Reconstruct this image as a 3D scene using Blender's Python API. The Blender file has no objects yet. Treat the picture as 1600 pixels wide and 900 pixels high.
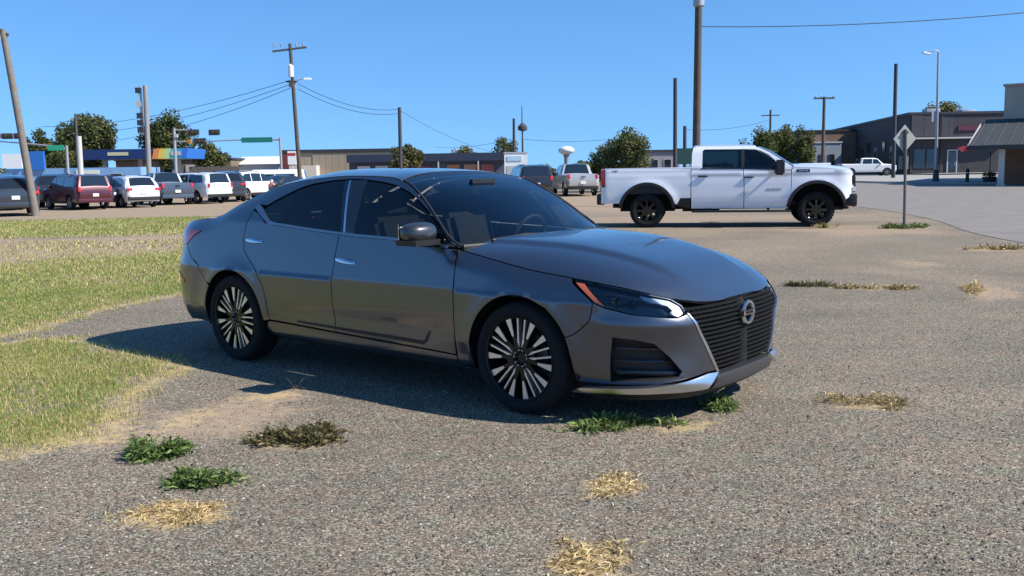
import bpy, bmesh, math, random
import numpy as np
from mathutils import Vector, Matrix
from mathutils.geometry import delaunay_2d_cdt

random.seed(7); RNG = np.random.default_rng(11)
R_ = math.radians
scene = bpy.context.scene
COL = scene.collection

# ------------------------------------------------------------------ camera
CAM_H, CAM_PITCH, CAM_ROLL, CAM_LENS = 1.4255, R_(7.0205), R_(-0.919), 33.047
_f = Vector((0, math.cos(CAM_PITCH), -math.sin(CAM_PITCH)))
_u = Vector((0, math.sin(CAM_PITCH), math.cos(CAM_PITCH)))
_x = Vector((1, 0, 0))
_c, _s = math.cos(CAM_ROLL), math.sin(CAM_ROLL)
_r2, _u2 = _x*_c + _u*_s, _u*_c - _x*_s
cam_data = bpy.data.cameras.new('camera')
cam = bpy.data.objects.new('camera', cam_data)
COL.objects.link(cam)
cam.matrix_world = Matrix(((_r2.x, _u2.x, -_f.x, 0), (_r2.y, _u2.y, -_f.y, 0), (_r2.z, _u2.z, -_f.z, CAM_H), (0, 0, 0, 1)))
cam_data.sensor_fit = 'HORIZONTAL'; cam_data.sensor_width = 36; cam_data.lens = CAM_LENS
cam_data.clip_start = 0.05; cam_data.clip_end = 6000
scene.camera = cam

# ------------------------------------------------------------------ sky and sun
SUN = Vector((1.05, -0.34, 1.0)).normalized()          # towards the sun
sun_el = math.asin(SUN.z); sun_az = math.atan2(SUN.x, SUN.y)
world = bpy.data.worlds.new('World'); scene.world = world; world.use_nodes = True
wn = world.node_tree.nodes; wl = world.node_tree.links
bg = wn['Background']; bg.inputs['Strength'].default_value = 0.125
sky = wn.new('ShaderNodeTexSky'); sky.sky_type = 'NISHITA'; sky.sun_disc = False
sky.sun_elevation = sun_el; sky.sun_rotation = sun_az
sky.altitude = 0; sky.air_density = 1.0; sky.dust_density = 0.0; sky.ozone_density = 5.0
# clear dry-air sky: look the colour up a little above the true elevation, so the haze band at the horizon stays thin
wtc = wn.new('ShaderNodeTexCoord'); wsx = wn.new('ShaderNodeSeparateXYZ'); wcx = wn.new('ShaderNodeCombineXYZ')
wma = wn.new('ShaderNodeMath'); wma.operation = 'MULTIPLY_ADD'; wma.inputs[1].default_value = .83; wma.inputs[2].default_value = .17
wnv = wn.new('ShaderNodeVectorMath'); wnv.operation = 'NORMALIZE'
wl.new(wtc.outputs['Generated'], wsx.inputs[0]); wl.new(wsx.outputs[0], wcx.inputs[0]); wl.new(wsx.outputs[1], wcx.inputs[1])
wl.new(wsx.outputs[2], wma.inputs[0]); wl.new(wma.outputs[0], wcx.inputs[2]); wl.new(wcx.outputs[0], wnv.inputs[0]); wl.new(wnv.outputs[0], sky.inputs['Vector'])
whs = wn.new('ShaderNodeHueSaturation'); whs.inputs['Saturation'].default_value = 1.18
wl.new(sky.outputs['Color'], whs.inputs['Color']); wl.new(whs.outputs['Color'], bg.inputs['Color'])
sl = bpy.data.lights.new('sun', 'SUN'); sl.energy = 4.8; sl.angle = R_(0.53); sl.color = (1.0, 0.945, 0.87)
sun = bpy.data.objects.new('sun', sl); COL.objects.link(sun)
sun.rotation_euler = (-SUN).to_track_quat('-Z', 'Y').to_euler(); sun.location = (30, -10, 40)

vs = scene.view_settings
vs.view_transform = 'Standard'; vs.look = 'None'; vs.gamma = 1.0; vs.use_curve_mapping = False
vs.exposure = 0.7

# ------------------------------------------------------------------ materials
MATS = {}
def nodemat(name):
    m = bpy.data.materials.new(name); m.use_nodes = True
    return m, m.node_tree.nodes, m.node_tree.links, m.node_tree.nodes['Principled BSDF']
def pm(name, col, rough=0.5, metal=0.0, coat=0.0, spec=0.5, var=0.0, scale=8.0, bump=0.0, bscale=60.0, emit=None, estr=0.0):
    """plain principled material with optional noise in colour and relief"""
    if name in MATS: return MATS[name]
    m, n, l, b = nodemat(name)
    b.inputs['Base Color'].default_value = (*col, 1); b.inputs['Roughness'].default_value = rough
    b.inputs['Metallic'].default_value = metal; b.inputs['Specular IOR Level'].default_value = spec
    b.inputs['Coat Weight'].default_value = coat; b.inputs['Coat Roughness'].default_value = 0.03
    if emit: b.inputs['Emission Color'].default_value = (*emit, 1); b.inputs['Emission Strength'].default_value = estr
    if var or bump:
        tc = n.new('ShaderNodeTexCoord')
    if var:
        t = n.new('ShaderNodeTexNoise'); t.inputs['Scale'].default_value = scale; t.inputs['Detail'].default_value = 6; t.inputs['Roughness'].default_value = .65
        r = n.new('ShaderNodeValToRGB'); e = r.color_ramp.elements
        e[0].position = .3; e[1].position = .7
        e[0].color = (*[c*(1-var) for c in col], 1); e[1].color = (*[min(1, c*(1+var)) for c in col], 1)
        l.new(tc.outputs['Object'], t.inputs['Vector']); l.new(t.outputs['Fac'], r.inputs['Fac']); l.new(r.outputs['Color'], b.inputs['Base Color'])
    if bump:
        t2 = n.new('ShaderNodeTexNoise'); t2.inputs['Scale'].default_value = bscale; t2.inputs['Detail'].default_value = 4
        bp = n.new('ShaderNodeBump'); bp.inputs['Strength'].default_value = bump; bp.inputs['Distance'].default_value = .02
        l.new(tc.outputs['Object'], t2.inputs['Vector']); l.new(t2.outputs['Fac'], bp.inputs['Height']); l.new(bp.outputs['Normal'], b.inputs['Normal'])
    MATS[name] = m
    return m
def glassmat(name, tint, ior=1.5, haze=0.0):
    """thin automotive pane: tinted see-through with a fresnel reflection"""
    if name in MATS: return MATS[name]
    m, n, l, b = nodemat(name); n.remove(b)
    out = n['Material Output']
    tr = n.new('ShaderNodeBsdfTransparent'); tr.inputs['Color'].default_value = (*tint, 1)
    gl = n.new('ShaderNodeBsdfGlossy'); gl.inputs['Roughness'].default_value = 0.015; gl.inputs['Color'].default_value = (.95, .97, 1, 1)
    fr = n.new('ShaderNodeFresnel'); fr.inputs['IOR'].default_value = ior
    mx = n.new('ShaderNodeMixShader')
    l.new(fr.outputs['Fac'], mx.inputs['Fac']); l.new(tr.outputs['BSDF'], mx.inputs[1]); l.new(gl.outputs['BSDF'], mx.inputs[2])
    last = mx
    l.new(last.outputs['Shader'], out.inputs['Surface'])
    MATS[name] = m
    return m
def attrmat(name, rough=0.8, trans=0.0, attr='col', spec=.25):
    """colour read from a per-leaf mesh attribute, a little light passing through"""
    if name in MATS: return MATS[name]
    m, n, l, b = nodemat(name)
    a = n.new('ShaderNodeAttribute'); a.attribute_name = attr
    b.inputs['Roughness'].default_value = rough; b.inputs['Specular IOR Level'].default_value = spec
    l.new(a.outputs['Color'], b.inputs['Base Color'])
    if trans:
        out = n['Material Output']; tl = n.new('ShaderNodeBsdfTranslucent'); mx = n.new('ShaderNodeMixShader'); mx.inputs['Fac'].default_value = trans
        l.new(a.outputs['Color'], tl.inputs['Color']); l.new(b.outputs['BSDF'], mx.inputs[1]); l.new(tl.outputs['BSDF'], mx.inputs[2]); l.new(mx.outputs['Shader'], out.inputs['Surface'])
    MATS[name] = m
    return m
def paintmat(name, col, metal=.0, rough=.35, coat=1.0, flake=False):
    if name in MATS: return MATS[name]
    m, n, l, b = nodemat(name)
    b.inputs['Base Color'].default_value = (*col, 1); b.inputs['Metallic'].default_value = metal; b.inputs['Roughness'].default_value = rough
    b.inputs['Coat Weight'].default_value = coat; b.inputs['Coat Roughness'].default_value = .04
    tc = n.new('ShaderNodeTexCoord')
    # thin road dust, thicker in blotches
    t = n.new('ShaderNodeTexNoise'); t.inputs['Scale'].default_value = 3.2; t.inputs['Detail'].default_value = 7; t.inputs['Roughness'].default_value = .62
    r = n.new('ShaderNodeMapRange'); r.inputs['From Min'].default_value = .35; r.inputs['From Max'].default_value = .8; r.inputs['To Min'].default_value = .02; r.inputs['To Max'].default_value = .12
    l.new(tc.outputs['Object'], t.inputs['Vector']); l.new(t.outputs['Fac'], r.inputs['Value']); l.new(r.outputs['Result'], b.inputs['Coat Roughness'])
    MATS[name] = m
    return m

# ------------------------------------------------------------------ object helpers
def tag(o, label=None, cat=None, group=None, kind=None):
    if label: o['label'] = label
    if cat: o['category'] = cat
    if group: o['group'] = group
    if kind: o['kind'] = kind
    return o
def empty(name, loc=(0, 0, 0), rz=0.0, label=None, cat=None, group=None, parent=None):
    o = bpy.data.objects.new(name, None); COL.objects.link(o)
    o.location = loc; o.rotation_euler = (0, 0, rz); o.empty_display_size = .2
    if parent: o.parent = parent
    return tag(o, label, cat, group)
def mk(name, V, F, mat, parent=None, smooth=None, N=None):
    me = bpy.data.meshes.new(name)
    me.from_pydata([tuple(map(float, q)) for q in V], [], [tuple(map(int, q)) for q in F])
    me.update()
    if mat: me.materials.append(mat)
    if smooth is not None or N is not None:
        me.polygons.foreach_set('use_smooth', [True]*len(me.polygons))
        if smooth: me.set_sharp_from_angle(angle=R_(smooth))
    if N is not None: me.normals_split_custom_set_from_vertices([tuple(q) for q in N])
    o = bpy.data.objects.new(name, me); COL.objects.link(o)
    if parent: o.parent = parent
    return o
def inst(src, name, parent, loc=(0, 0, 0), rot=(0, 0, 0), scale=(1, 1, 1)):
    o = bpy.data.objects.new(name, src.data); COL.objects.link(o); o.parent = parent
    o.location = loc; o.rotation_euler = rot; o.scale = scale
    return o
class MB:
    """collects boxes, tubes, lathes, prisms and grids into one mesh"""
    def __init__(s): s.V = []; s.F = []
    def add(s, V, F):
        k = len(s.V); s.V += [tuple(q) for q in V]; s.F += [tuple(i+k for i in q) for q in F]; return s
    def box(s, c, d, rz=0.0, rot=None, taper=1.0):
        a, b, h = d[0]/2, d[1]/2, d[2]/2
        P = [(-a, -b, -h), (a, -b, -h), (a, b, -h), (-a, b, -h), (-a*taper, -b*taper, h), (a*taper, -b*taper, h), (a*taper, b*taper, h), (-a*taper, b*taper, h)]
        M = rot if rot is not None else Matrix.Rotation(rz, 3, 'Z')
        V = [tuple(M @ Vector(q) + Vector(c)) for q in P]
        return s.add(V, [(0, 3, 2, 1), (4, 5, 6, 7), (0, 1, 5, 4), (1, 2, 6, 5), (2, 3, 7, 6), (3, 0, 4, 7)])
    def tube(s, pts, rad, n=8, cap=True):
        pts = [Vector(q) for q in pts]
        if not hasattr(rad, '__len__'): rad = [rad]*len(pts)
        V = []; F = []
        for i, q in enumerate(pts):
            t = (pts[min(i+1, len(pts)-1)]-pts[max(i-1, 0)]).normalized()
            up = Vector((0, 0, 1)) if abs(t.z) < .9 else Vector((1, 0, 0))
            a = t.cross(up).normalized(); b = t.cross(a).normalized()
            for k in range(n):
                w = 2*math.pi*k/n; V.append(q + (a*math.cos(w)+b*math.sin(w))*rad[i])
        for i in range(len(pts)-1):
            for k in range(n):
                F.append((i*n+k, i*n+(k+1) % n, (i+1)*n+(k+1) % n, (i+1)*n+k))
        if cap:
            F.append(tuple(range(n-1, -1, -1))); F.append(tuple((len(pts)-1)*n+k for k in range(n)))
        return s.add(V, F)
    def lathe(s, prof, n=32, axis='Y', c=(0, 0, 0)):
        """prof: list of (axial, radius)"""
        V = []; F = []
        for (a, r) in prof:
            for k in range(n):
                w = 2*math.pi*k/n; p, q = r*math.cos(w), r*math.sin(w)
                P = (p, a, q) if axis == 'Y' else ((p, q, a) if axis == 'Z' else (a, p, q))
                V.append((P[0]+c[0], P[1]+c[1], P[2]+c[2]))
        for i in range(len(prof)-1):
            for k in range(n):
                F.append((i*n+k, (i+1)*n+k, (i+1)*n+(k+1) % n, i*n+(k+1) % n))
        return s.add(V, F)
    def prism(s, poly, a0, a1, plane='XZ'):
        n = len(poly); V = []
        for a in (a0, a1):
            for (p, q) in poly:
                V.append((p, a, q) if plane == 'XZ' else ((p, q, a) if plane == 'XY' else (a, p, q)))
        F = [tuple(range(n)), tuple(range(2*n-1, n-1, -1))]
        for k in range(n): F.append((k, k+n, (k+1) % n+n, (k+1) % n))
        return s.add(V, F)
    def grid(s, P):
        P = np.asarray(P); a, b = P.shape[:2]
        F = [(i*b+j, (i+1)*b+j, (i+1)*b+j+1, i*b+j+1) for i in range(a-1) for j in range(b-1)]
        return s.add(P.reshape(-1, 3).tolist(), F)
    def build(s, name, mat, parent=None, smooth=None):
        o = mk(name, s.V, s.F, mat, parent, None)
        bm = bmesh.new(); bm.from_mesh(o.data); bmesh.ops.recalc_face_normals(bm, faces=bm.faces); bm.to_mesh(o.data); bm.free()
        if smooth:
            o.data.polygons.foreach_set('use_smooth', [True]*len(o.data.polygons)); o.data.set_sharp_from_angle(angle=R_(smooth))
        return o
def box(name, c, d, mat, parent=None, rz=0.0, bev=0.0, taper=1.0):
    o = MB().box(c, d, rz, taper=taper).build(name, mat, parent)
    if bev:
        bm = bmesh.new(); bm.from_mesh(o.data)
        bmesh.ops.bevel(bm, geom=list(bm.edges), offset=bev, segments=2, affect='EDGES', profile=.6)
        bm.to_mesh(o.data); bm.free()
        o.data.polygons.foreach_set('use_smooth', [True]*len(o.data.polygons)); o.data.set_sharp_from_angle(angle=R_(40))
    return o
def text(name, body, size, loc, rot, mat, parent=None, depth=.004):
    cu = bpy.data.curves.new(name, 'FONT'); cu.body = body; cu.size = size; cu.extrude = depth; cu.align_x = 'CENTER'; cu.align_y = 'CENTER'; cu.resolution_u = 2
    t = bpy.data.objects.new('tmp_text', cu); COL.objects.link(t)
    me = bpy.data.meshes.new_from_object(t.evaluated_get(bpy.context.evaluated_depsgraph_get()))
    bpy.data.objects.remove(t)
    me.name = name; me.materials.clear(); me.materials.append(mat)
    o = bpy.data.objects.new(name, me); COL.objects.link(o); o.location = loc; o.rotation_euler = rot
    if parent: o.parent = parent
    return o

# ------------------------------------------------------------------ 2-D panels lifted onto a curved surface
def inpoly(P, poly):
    P = np.asarray(P, float); poly = np.asarray(poly, float); ins = np.zeros(len(P), bool)
    a = poly; b = np.roll(poly, -1, 0)
    for (x0, y0), (x1, y1) in zip(a, b):
        if y0 == y1: continue
        c = ((y0 > P[:, 1]) != (y1 > P[:, 1])) & (P[:, 0] < (x1-x0)*(P[:, 1]-y0)/(y1-y0)+x0)
        ins ^= c
    return ins
def pdist(P, poly, closed=True):
    P = np.asarray(P, float); poly = np.asarray(poly, float); d = np.full(len(P), 1e9)
    b = np.roll(poly, -1, 0); n = len(poly) if closed else len(poly)-1
    for i in range(n):
        e = b[i]-poly[i]; t = np.clip(((P-poly[i])@e)/max(e@e, 1e-12), 0, 1)
        d = np.minimum(d, np.hypot(*(P-(poly[i]+t[:, None]*e)).T))
    return d
def resample(poly, h, closed=True):
    poly = np.asarray(poly, float); out = []
    n = len(poly) if closed else len(poly)-1
    for i in range(n):
        a, b = poly[i], poly[(i+1) % len(poly)]
        k = max(1, int(math.ceil(np.hypot(*(b-a))/h)))
        for j in range(k): out.append(a+(b-a)*j/k)
    if not closed: out.append(poly[-1])
    return np.array(out)
def area2(poly):
    poly = np.asarray(poly); b = np.roll(poly, -1, 0); return .5*np.sum(poly[:, 0]*b[:, 1]-b[:, 0]*poly[:, 1])
def smoothpoly(pts, n=8, closed=False):
    """Catmull-Rom through points"""
    p = np.asarray(pts, float); out = []; m = len(p)
    for i in range(m if closed else m-1):
        g = (lambda k: p[k % m]) if closed else (lambda k: p[min(max(k, 0), m-1)])
        a, b, c, d = g(i-1), g(i), g(i+1), g(i+2)
        for j in range(n):
            t = j/n; out.append(.5*((2*b)+(-a+c)*t+(2*a-5*b+4*c-d)*t*t+(-a+3*b-3*c+d)*t**3))
    if not closed: out.append(p[-1])
    return np.array(out)
def inset(poly, d):
    poly = np.asarray(poly, float)
    if area2(poly) < 0: poly = poly[::-1]
    e = np.roll(poly, -1, 0)-poly; e = e/np.maximum(np.hypot(*e.T), 1e-9)[:, None]
    nrm = np.stack([-e[:, 1], e[:, 0]], 1); pn = np.roll(nrm, 1, 0)
    k = 1+np.sum(nrm*pn, 1); m = (nrm+pn)/np.maximum(k, .35)[:, None]
    return poly+m*d
def tri2d(outline, h, holes=()):
    """triangulate a polygon with inner lattice points; outline CCW"""
    ol = resample(outline, h)
    pts = [tuple(q) for q in ol]; edges = [(i, (i+1) % len(ol)) for i in range(len(ol))]
    hs = []
    for ho in holes:
        hr = resample(ho, h); k = len(pts); pts += [tuple(q) for q in hr]; edges += [(k+i, k+(i+1) % len(hr)) for i in range(len(hr))]; hs.append(hr)
    lo, hi = ol.min(0), ol.max(0)
    gx = np.arange(lo[0]+h*.5, hi[0], h); gy = np.arange(lo[1]+h*.433, hi[1], h*.866)
    G = np.array([(x+(h*.5 if j % 2 else 0), y) for j, y in enumerate(gy) for x in gx]).reshape(-1, 2)
    if len(G):
        ok = inpoly(G, ol) & (pdist(G, ol) > h*.45)
        for hr in hs: ok &= ~inpoly(G, hr) & (pdist(G, hr) > h*.45)
        pts += [tuple(q) for q in G[ok]]
    r = delaunay_2d_cdt([Vector(q) for q in pts], edges, [], 0, 1e-6)
    P = np.array([tuple(q) for q in r[0]]); T = np.array([tuple(q) for q in r[2]])
    c = P[T].mean(1); ok = inpoly(c, ol)
    for hr in hs: ok &= ~inpoly(c, hr)
    T = T[ok]
    a = P[T[:, 0]]; b = P[T[:, 1]]; d = P[T[:, 2]]
    sg = (b[:, 0]-a[:, 0])*(d[:, 1]-a[:, 1])-(b[:, 1]-a[:, 1])*(d[:, 0]-a[:, 0])
    T[sg < 0] = T[sg < 0][:, ::-1]
    return P, T, ol, hs
def liftn(lift, P, off=0.0):
    e = 2e-3
    Q = lift(P[:, 0], P[:, 1])
    du = lift(P[:, 0]+e, P[:, 1])-lift(P[:, 0]-e, P[:, 1]); dv = lift(P[:, 0], P[:, 1]+e)-lift(P[:, 0], P[:, 1]-e)
    n = np.cross(du, dv); n /= np.maximum(np.linalg.norm(n, axis=1), 1e-12)[:, None]
    return Q+n*off, n
def panel_data(outline, lift, h=.05, holes=(), gap=.0025, off=0.0, flange=.015):
    if area2(outline) < 0: outline = np.asarray(outline)[::-1]
    ol = inset(resample(outline, h), gap) if gap else resample(outline, h)
    P, T, ol, hs = tri2d(ol, h, holes)
    Q, n = liftn(lift, P, off)
    V = Q.tolist(); N = n.tolist(); F = T.tolist()
    if flange:
        for loop, sgn in [(ol, 1)]+[(q if area2(q) > 0 else q[::-1], -1) for q in hs]:
            A, na = liftn(lift, loop, off); B = A-na*flange
            t = np.roll(A, -1, 0)-np.roll(A, 1, 0); t /= np.maximum(np.linalg.norm(t, axis=1), 1e-9)[:, None]
            fn = np.cross(t, na)*sgn
            k = len(V); m = len(A); V += A.tolist()+B.tolist(); N += fn.tolist()*2
            for i in range(m):
                j = (i+1) % m
                q = (k+i, k+m+i, k+m+j, k+j)
                F.append(q if sgn > 0 else q[::-1])
    return np.array(V), F, np.array(N)
def mirror_y(d):
    V, F, N = d; m = np.array([1, -1, 1.])
    return V*m, [tuple(q[::-1]) for q in F], N*m
def join(ds):
    V = []; F = []; N = []
    for v, f, n in ds:
        k = len(V); V += v.tolist(); N += n.tolist(); F += [tuple(i+k for i in q) for q in f]
    return np.array(V), F, np.array(N)
def obj_from(name, d, mat, parent): return mk(name, d[0], d[1], mat, parent, N=d[2])
def grid_panel(name, P, mat, parent, thick=0.012, smooth=None):
    """an (a,b,3) array of points as a smooth panel with turned-down edges"""
    P = np.asarray(P, float); a, b = P.shape[:2]
    du = np.gradient(P, axis=0); dv = np.gradient(P, axis=1); n = np.cross(du, dv)
    ln = np.linalg.norm(n, axis=2)[..., None]; n = n/np.maximum(ln, 1e-9)
    if n[a//2, b//2, 2] < 0: n = -n
    V = P.reshape(-1, 3).tolist(); N = n.reshape(-1, 3).tolist(); F = []
    up = np.cross(P[1, 0]-P[0, 0], P[0, 1]-P[0, 0])[2] > 0 if a > 1 else True
    c = np.cross(P[a//2+1, b//2]-P[a//2, b//2], P[a//2, b//2+1]-P[a//2, b//2]); flip = np.dot(c, n[a//2, b//2]) < 0
    for i in range(a-1):
        for j in range(b-1):
            q = (i*b+j, (i+1)*b+j, (i+1)*b+j+1, i*b+j+1); F.append(q[::-1] if flip else q)
    if thick:
        loop = [(i, 0) for i in range(a)]+[(a-1, j) for j in range(1, b)]+[(i, b-1) for i in range(a-2, -1, -1)]+[(0, j) for j in range(b-2, 0, -1)]
        A = np.array([P[q] for q in loop]); na = np.array([n[q] for q in loop]); B = A-na*thick
        cen = P.reshape(-1, 3).mean(0); k = len(V); m = len(A)
        t = np.roll(A, -1, 0)-np.roll(A, 1, 0); t /= np.maximum(np.linalg.norm(t, axis=1), 1e-9)[:, None]
        fn = np.cross(t, na)
        if np.sum(fn*(A-cen)) < 0: fn = -fn
        V += A.tolist()+B.tolist(); N += fn.tolist()*2
        for i in range(m):
            j = (i+1) % m; q = (k+i, k+m+i, k+m+j, k+j)
            fq = np.cross(np.array(V[q[1]])-V[q[0]], np.array(V[q[3]])-V[q[0]])
            F.append(q if np.dot(fq, fn[i]) >= 0 else q[::-1])
    return mk(name, V, F, mat, parent, N=N)
def soup(name, V, C, mat, parent=None, quads=False, kind=None):
    """many loose triangles or quads with a colour each; V (n,k,3), C (n,3)"""
    V = np.asarray(V, np.float32); n, k = V.shape[:2]
    me = bpy.data.meshes.new(name)
    me.vertices.add(n*k); me.vertices.foreach_set('co', V.ravel())
    me.loops.add(n*k); me.loops.foreach_set('vertex_index', np.arange(n*k, dtype=np.int32))
    me.polygons.add(n); me.polygons.foreach_set('loop_start', np.arange(0, n*k, k, dtype=np.int32))
    try: me.polygons.foreach_set('loop_total', np.full(n, k, dtype=np.int32))
    except Exception: pass
    at = me.color_attributes.new('col', 'FLOAT_COLOR', 'POINT')
    cc = np.ones((n, k, 4), np.float32); cc[..., :3] = np.asarray(C, np.float32)[:, None, :] if np.asarray(C).ndim == 2 else C
    at.data.foreach_set('color', cc.ravel())
    me.update(calc_edges=True); me.validate()
    me.materials.append(mat)
    o = bpy.data.objects.new(name, me); COL.objects.link(o)
    if parent: o.parent = parent
    if kind: o['kind'] = kind
    return o
def pchip(xs, ys):
    xs = np.array(xs, float); ys = np.array(ys, float)
    hh = np.diff(xs); dl = np.diff(ys)/hh
    m = np.zeros(len(xs)); m[0] = dl[0]; m[-1] = dl[-1]
    for i in range(1, len(xs)-1):
        if dl[i-1]*dl[i] > 0:
            w1 = 2*hh[i]+hh[i-1]; w2 = hh[i]+2*hh[i-1]
            m[i] = (w1+w2)/(w1/dl[i-1]+w2/dl[i])
    def f(x):
        x = np.clip(np.asarray(x, float), xs[0], xs[-1])
        i = np.clip(np.searchsorted(xs, x, side='right')-1, 0, len(xs)-2)
        t = (x-xs[i])/hh[i]
        return ((1+2*t)*(1-t)**2*ys[i] + t*(1-t)**2*hh[i]*m[i] + t*t*(3-2*t)*ys[i+1] + t*t*(t-1)*hh[i]*m[i+1])
    return f
def sstep(a, b, x):
    t = np.clip((np.asarray(x, float)-a)/(b-a), 0, 1); return t*t*(3-2*t)

# ---- sedan surface: x forward, y left, z up, origin on the ground midway between the axles
S_nose = pchip([.10,.17,.22,.30,.42,.55,.62,.66,.70,.75,.85,1.0], [2.33,2.38,2.41,2.425,2.43,2.425,2.415,2.402,2.375,2.33,2.24,2.1])
S_tail = pchip([.10,.20,.28,.40,.55,.70,.80,.92,1.02,1.10], [-2.34,-2.38,-2.42,-2.465,-2.485,-2.475,-2.44,-2.45,-2.455,-2.45])
S_belt = pchip([-2.5,-1.6,-1.2,-.97,-.5,0,.36,.85,1.1], [1.06,1.09,1.085,1.073,1.04,1.012,1.0,.962,.94])
S_rail = pchip([-2.48,-2.4,-2.2,-1.99,-1.80,-1.70,-1.511,-1.318,-1.035,-.7,-.3,.08,.28,.48,.68,.88], [1.035,1.048,1.068,1.084,1.100,1.125,1.206,1.276,1.358,1.402,1.42,1.41,1.37,1.265,1.12,.965])
S_fend = pchip([.88,1.153,1.475,1.752,2.016,2.185,2.263,2.314,2.36,2.39,2.43], [.955,.908,.856,.828,.790,.747,.721,.705,.688,.680,.676])
S_half = pchip([-2.5,-1.8,-1.0,0,1.0,1.7,2.4], [.905,.915,.92,.922,.92,.912,.90])
S_roll = pchip([-2.5,-2.1,-1.7,-1.3,-.9,-.3,.5,.9], [.075,.065,.045,.035,.025,.02,.012,.012])
WF, WR, AF, AR, NF, NR = 1.60, -1.90, 1.35, 1.15, 3.2, 3.1
def s_side(x, z):
    x = np.asarray(x, float); z = np.asarray(z, float)
    y = S_half(x)
    d = np.maximum(.71-z, 0)
    y = y - .05*d - .10*sstep(.34, .12, z) - .02*sstep(.42, .30, z)
    inr = sstep(-1.0, -.7, x)*sstep(1.0, .75, x)
    y = y - .016*inr*np.exp(-((z-.43)/.07)**2) + .030*sstep(-1.05, -.95, x)*sstep(1.04, .98, x)*np.exp(-((z-.245)/.05)**2)
    bl = S_belt(x)
    u = np.maximum(z-.71, 0)
    y = y - .20*np.minimum(u, np.maximum(bl-.71, 0)) - .006*sstep(.71, .722, z)
    g = np.maximum(z-bl, 0)
    y = y - .42*g - .22*g*g
    rl = S_rail(np.minimum(x, .88)); ra = S_roll(x); rd = .13
    y = y - np.where(x < .90, ra*np.clip((z-(rl-rd))/rd, 0, 1.3)**2.2, 0)
    fe = S_fend(np.maximum(x, .88))
    y = y - np.where(x >= .90, 1, sstep(.80, .90, x))*.045*np.clip((z-(fe-.12))/.12, 0, 1.3)**2.2
    for cx in (1.412, -1.412):
        rho = np.hypot(x-cx, z-.335)
        y = y + .016*np.exp(-((rho-.385)/.07)**2)*sstep(.1, .3, z)*sstep(.95, .8, z)
    return y
def s_lift(w, z):
    w = np.asarray(w, float); z = np.asarray(z, float)
    pf = np.clip(1-(w-WF)/AF, 0, 1)*math.pi/2
    cf = np.clip(np.cos(pf), 0, 1)**(2/NF); sf = np.clip(np.sin(pf), 0, 1)**(2/NF)
    xf = WF+(S_nose(z)-WF)*cf
    pr = np.clip(1-(WR-w)/AR, 0, 1)*math.pi/2
    cr = np.clip(np.cos(pr), 0, 1)**(2/NR); sr = np.clip(np.sin(pr), 0, 1)**(2/NR)
    xr = WR+(S_tail(z)-WR)*cr
    x = np.where(w > WF, xf, np.where(w < WR, xr, w))
    k = np.where(w > WF, sf, np.where(w < WR, sr, 1.0))
    y = -s_side(x, z)*k
    # shoulder below the headlamp and hollow cheek in the front bumper; ducktail edge on the boot
    o = (.020*np.exp(-((z-.585)/.045)**2)-.022*np.exp(-((z-.42)/.09)**2)+.012*np.exp(-((z-.26)/.04)**2))*sstep(1.68, 1.95, w)*sstep(2.72, 2.42, w)
    dx, dy = x-1.5, y; ln = np.maximum(np.hypot(dx, dy), 1e-6)
    x = x+o*dx/ln; y = y+o*dy/ln
    o2 = .020*np.exp(-((z-1.04)/.03)**2)*sstep(-2.1, -2.4, w); x = x-o2
    return np.stack([x, y, z+0*x], -1)
def s_w(x, z):
    x = np.asarray(x, float)
    c = np.clip((x-WF)/(S_nose(z)-WF), 0, 1); wf = WF+AF*(1-np.arccos(c**(NF/2))/(math.pi/2))
    c = np.clip((x-WR)/(S_tail(z)-WR), 0, 1); wr = WR-AR*(1-np.arccos(c**(NR/2))/(math.pi/2))
    return np.where(x > WF, wf, np.where(x < WR, wr, x))
# ------------------------------------------------------------------ shared vehicle materials
M_paint = paintmat('gunmetal_paint', (.105, .116, .138), metal=.9, rough=.33)
M_black = pm('matte_black_plastic', (.012, .012, .013), .55)
M_gloss = pm('gloss_black', (.008, .008, .009), .12, coat=.6)
M_dark = pm('dark_cavity', (.006, .006, .006), .9)
M_chrome = pm('chrome', (.72, .73, .75), .09, 1.0)
M_satin = pm('satin_silver', (.62, .63, .65), .28, 1.0)
M_machined = pm('machined_alloy', (.74, .74, .75), .30, .85, var=.06, scale=30)
M_tyre = pm('tyre_rubber', (.006, .006, .0065), .95, var=.2, scale=12, bump=.15, bscale=120)
M_glass = glassmat('window_glass_tinted', (.44, .50, .48))
M_screen = glassmat('windscreen_glass', (.78, .86, .85))
M_lens = glassmat('lamp_lens', (.75, .78, .80))
M_red = pm('red_lens', (.62, .018, .025), .2, coat=1.0)
M_amber = pm('amber_reflector', (.50, .11, .045), .3, coat=.6)
M_white_lamp = pm('white_lamp', (.86, .88, .92), .25)
M_fabric = pm('charcoal_seat_fabric', (.014, .0145, .016), .9, spec=.08, var=.2, scale=20)
M_cabin = pm('cabin_plastic', (.018, .019, .020), .75, spec=.15)
M_beigetrim = pm('light_grey_headliner', (.28, .28, .27), .9)
M_plate = pm('number_plate', (.75, .75, .72), .4)

def arc(cx, cz, r, a0, a1, n=24):
    return [(cx+r*math.cos(a), cz+r*math.sin(a)) for a in np.linspace(R_(a0), R_(a1), n)]

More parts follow.
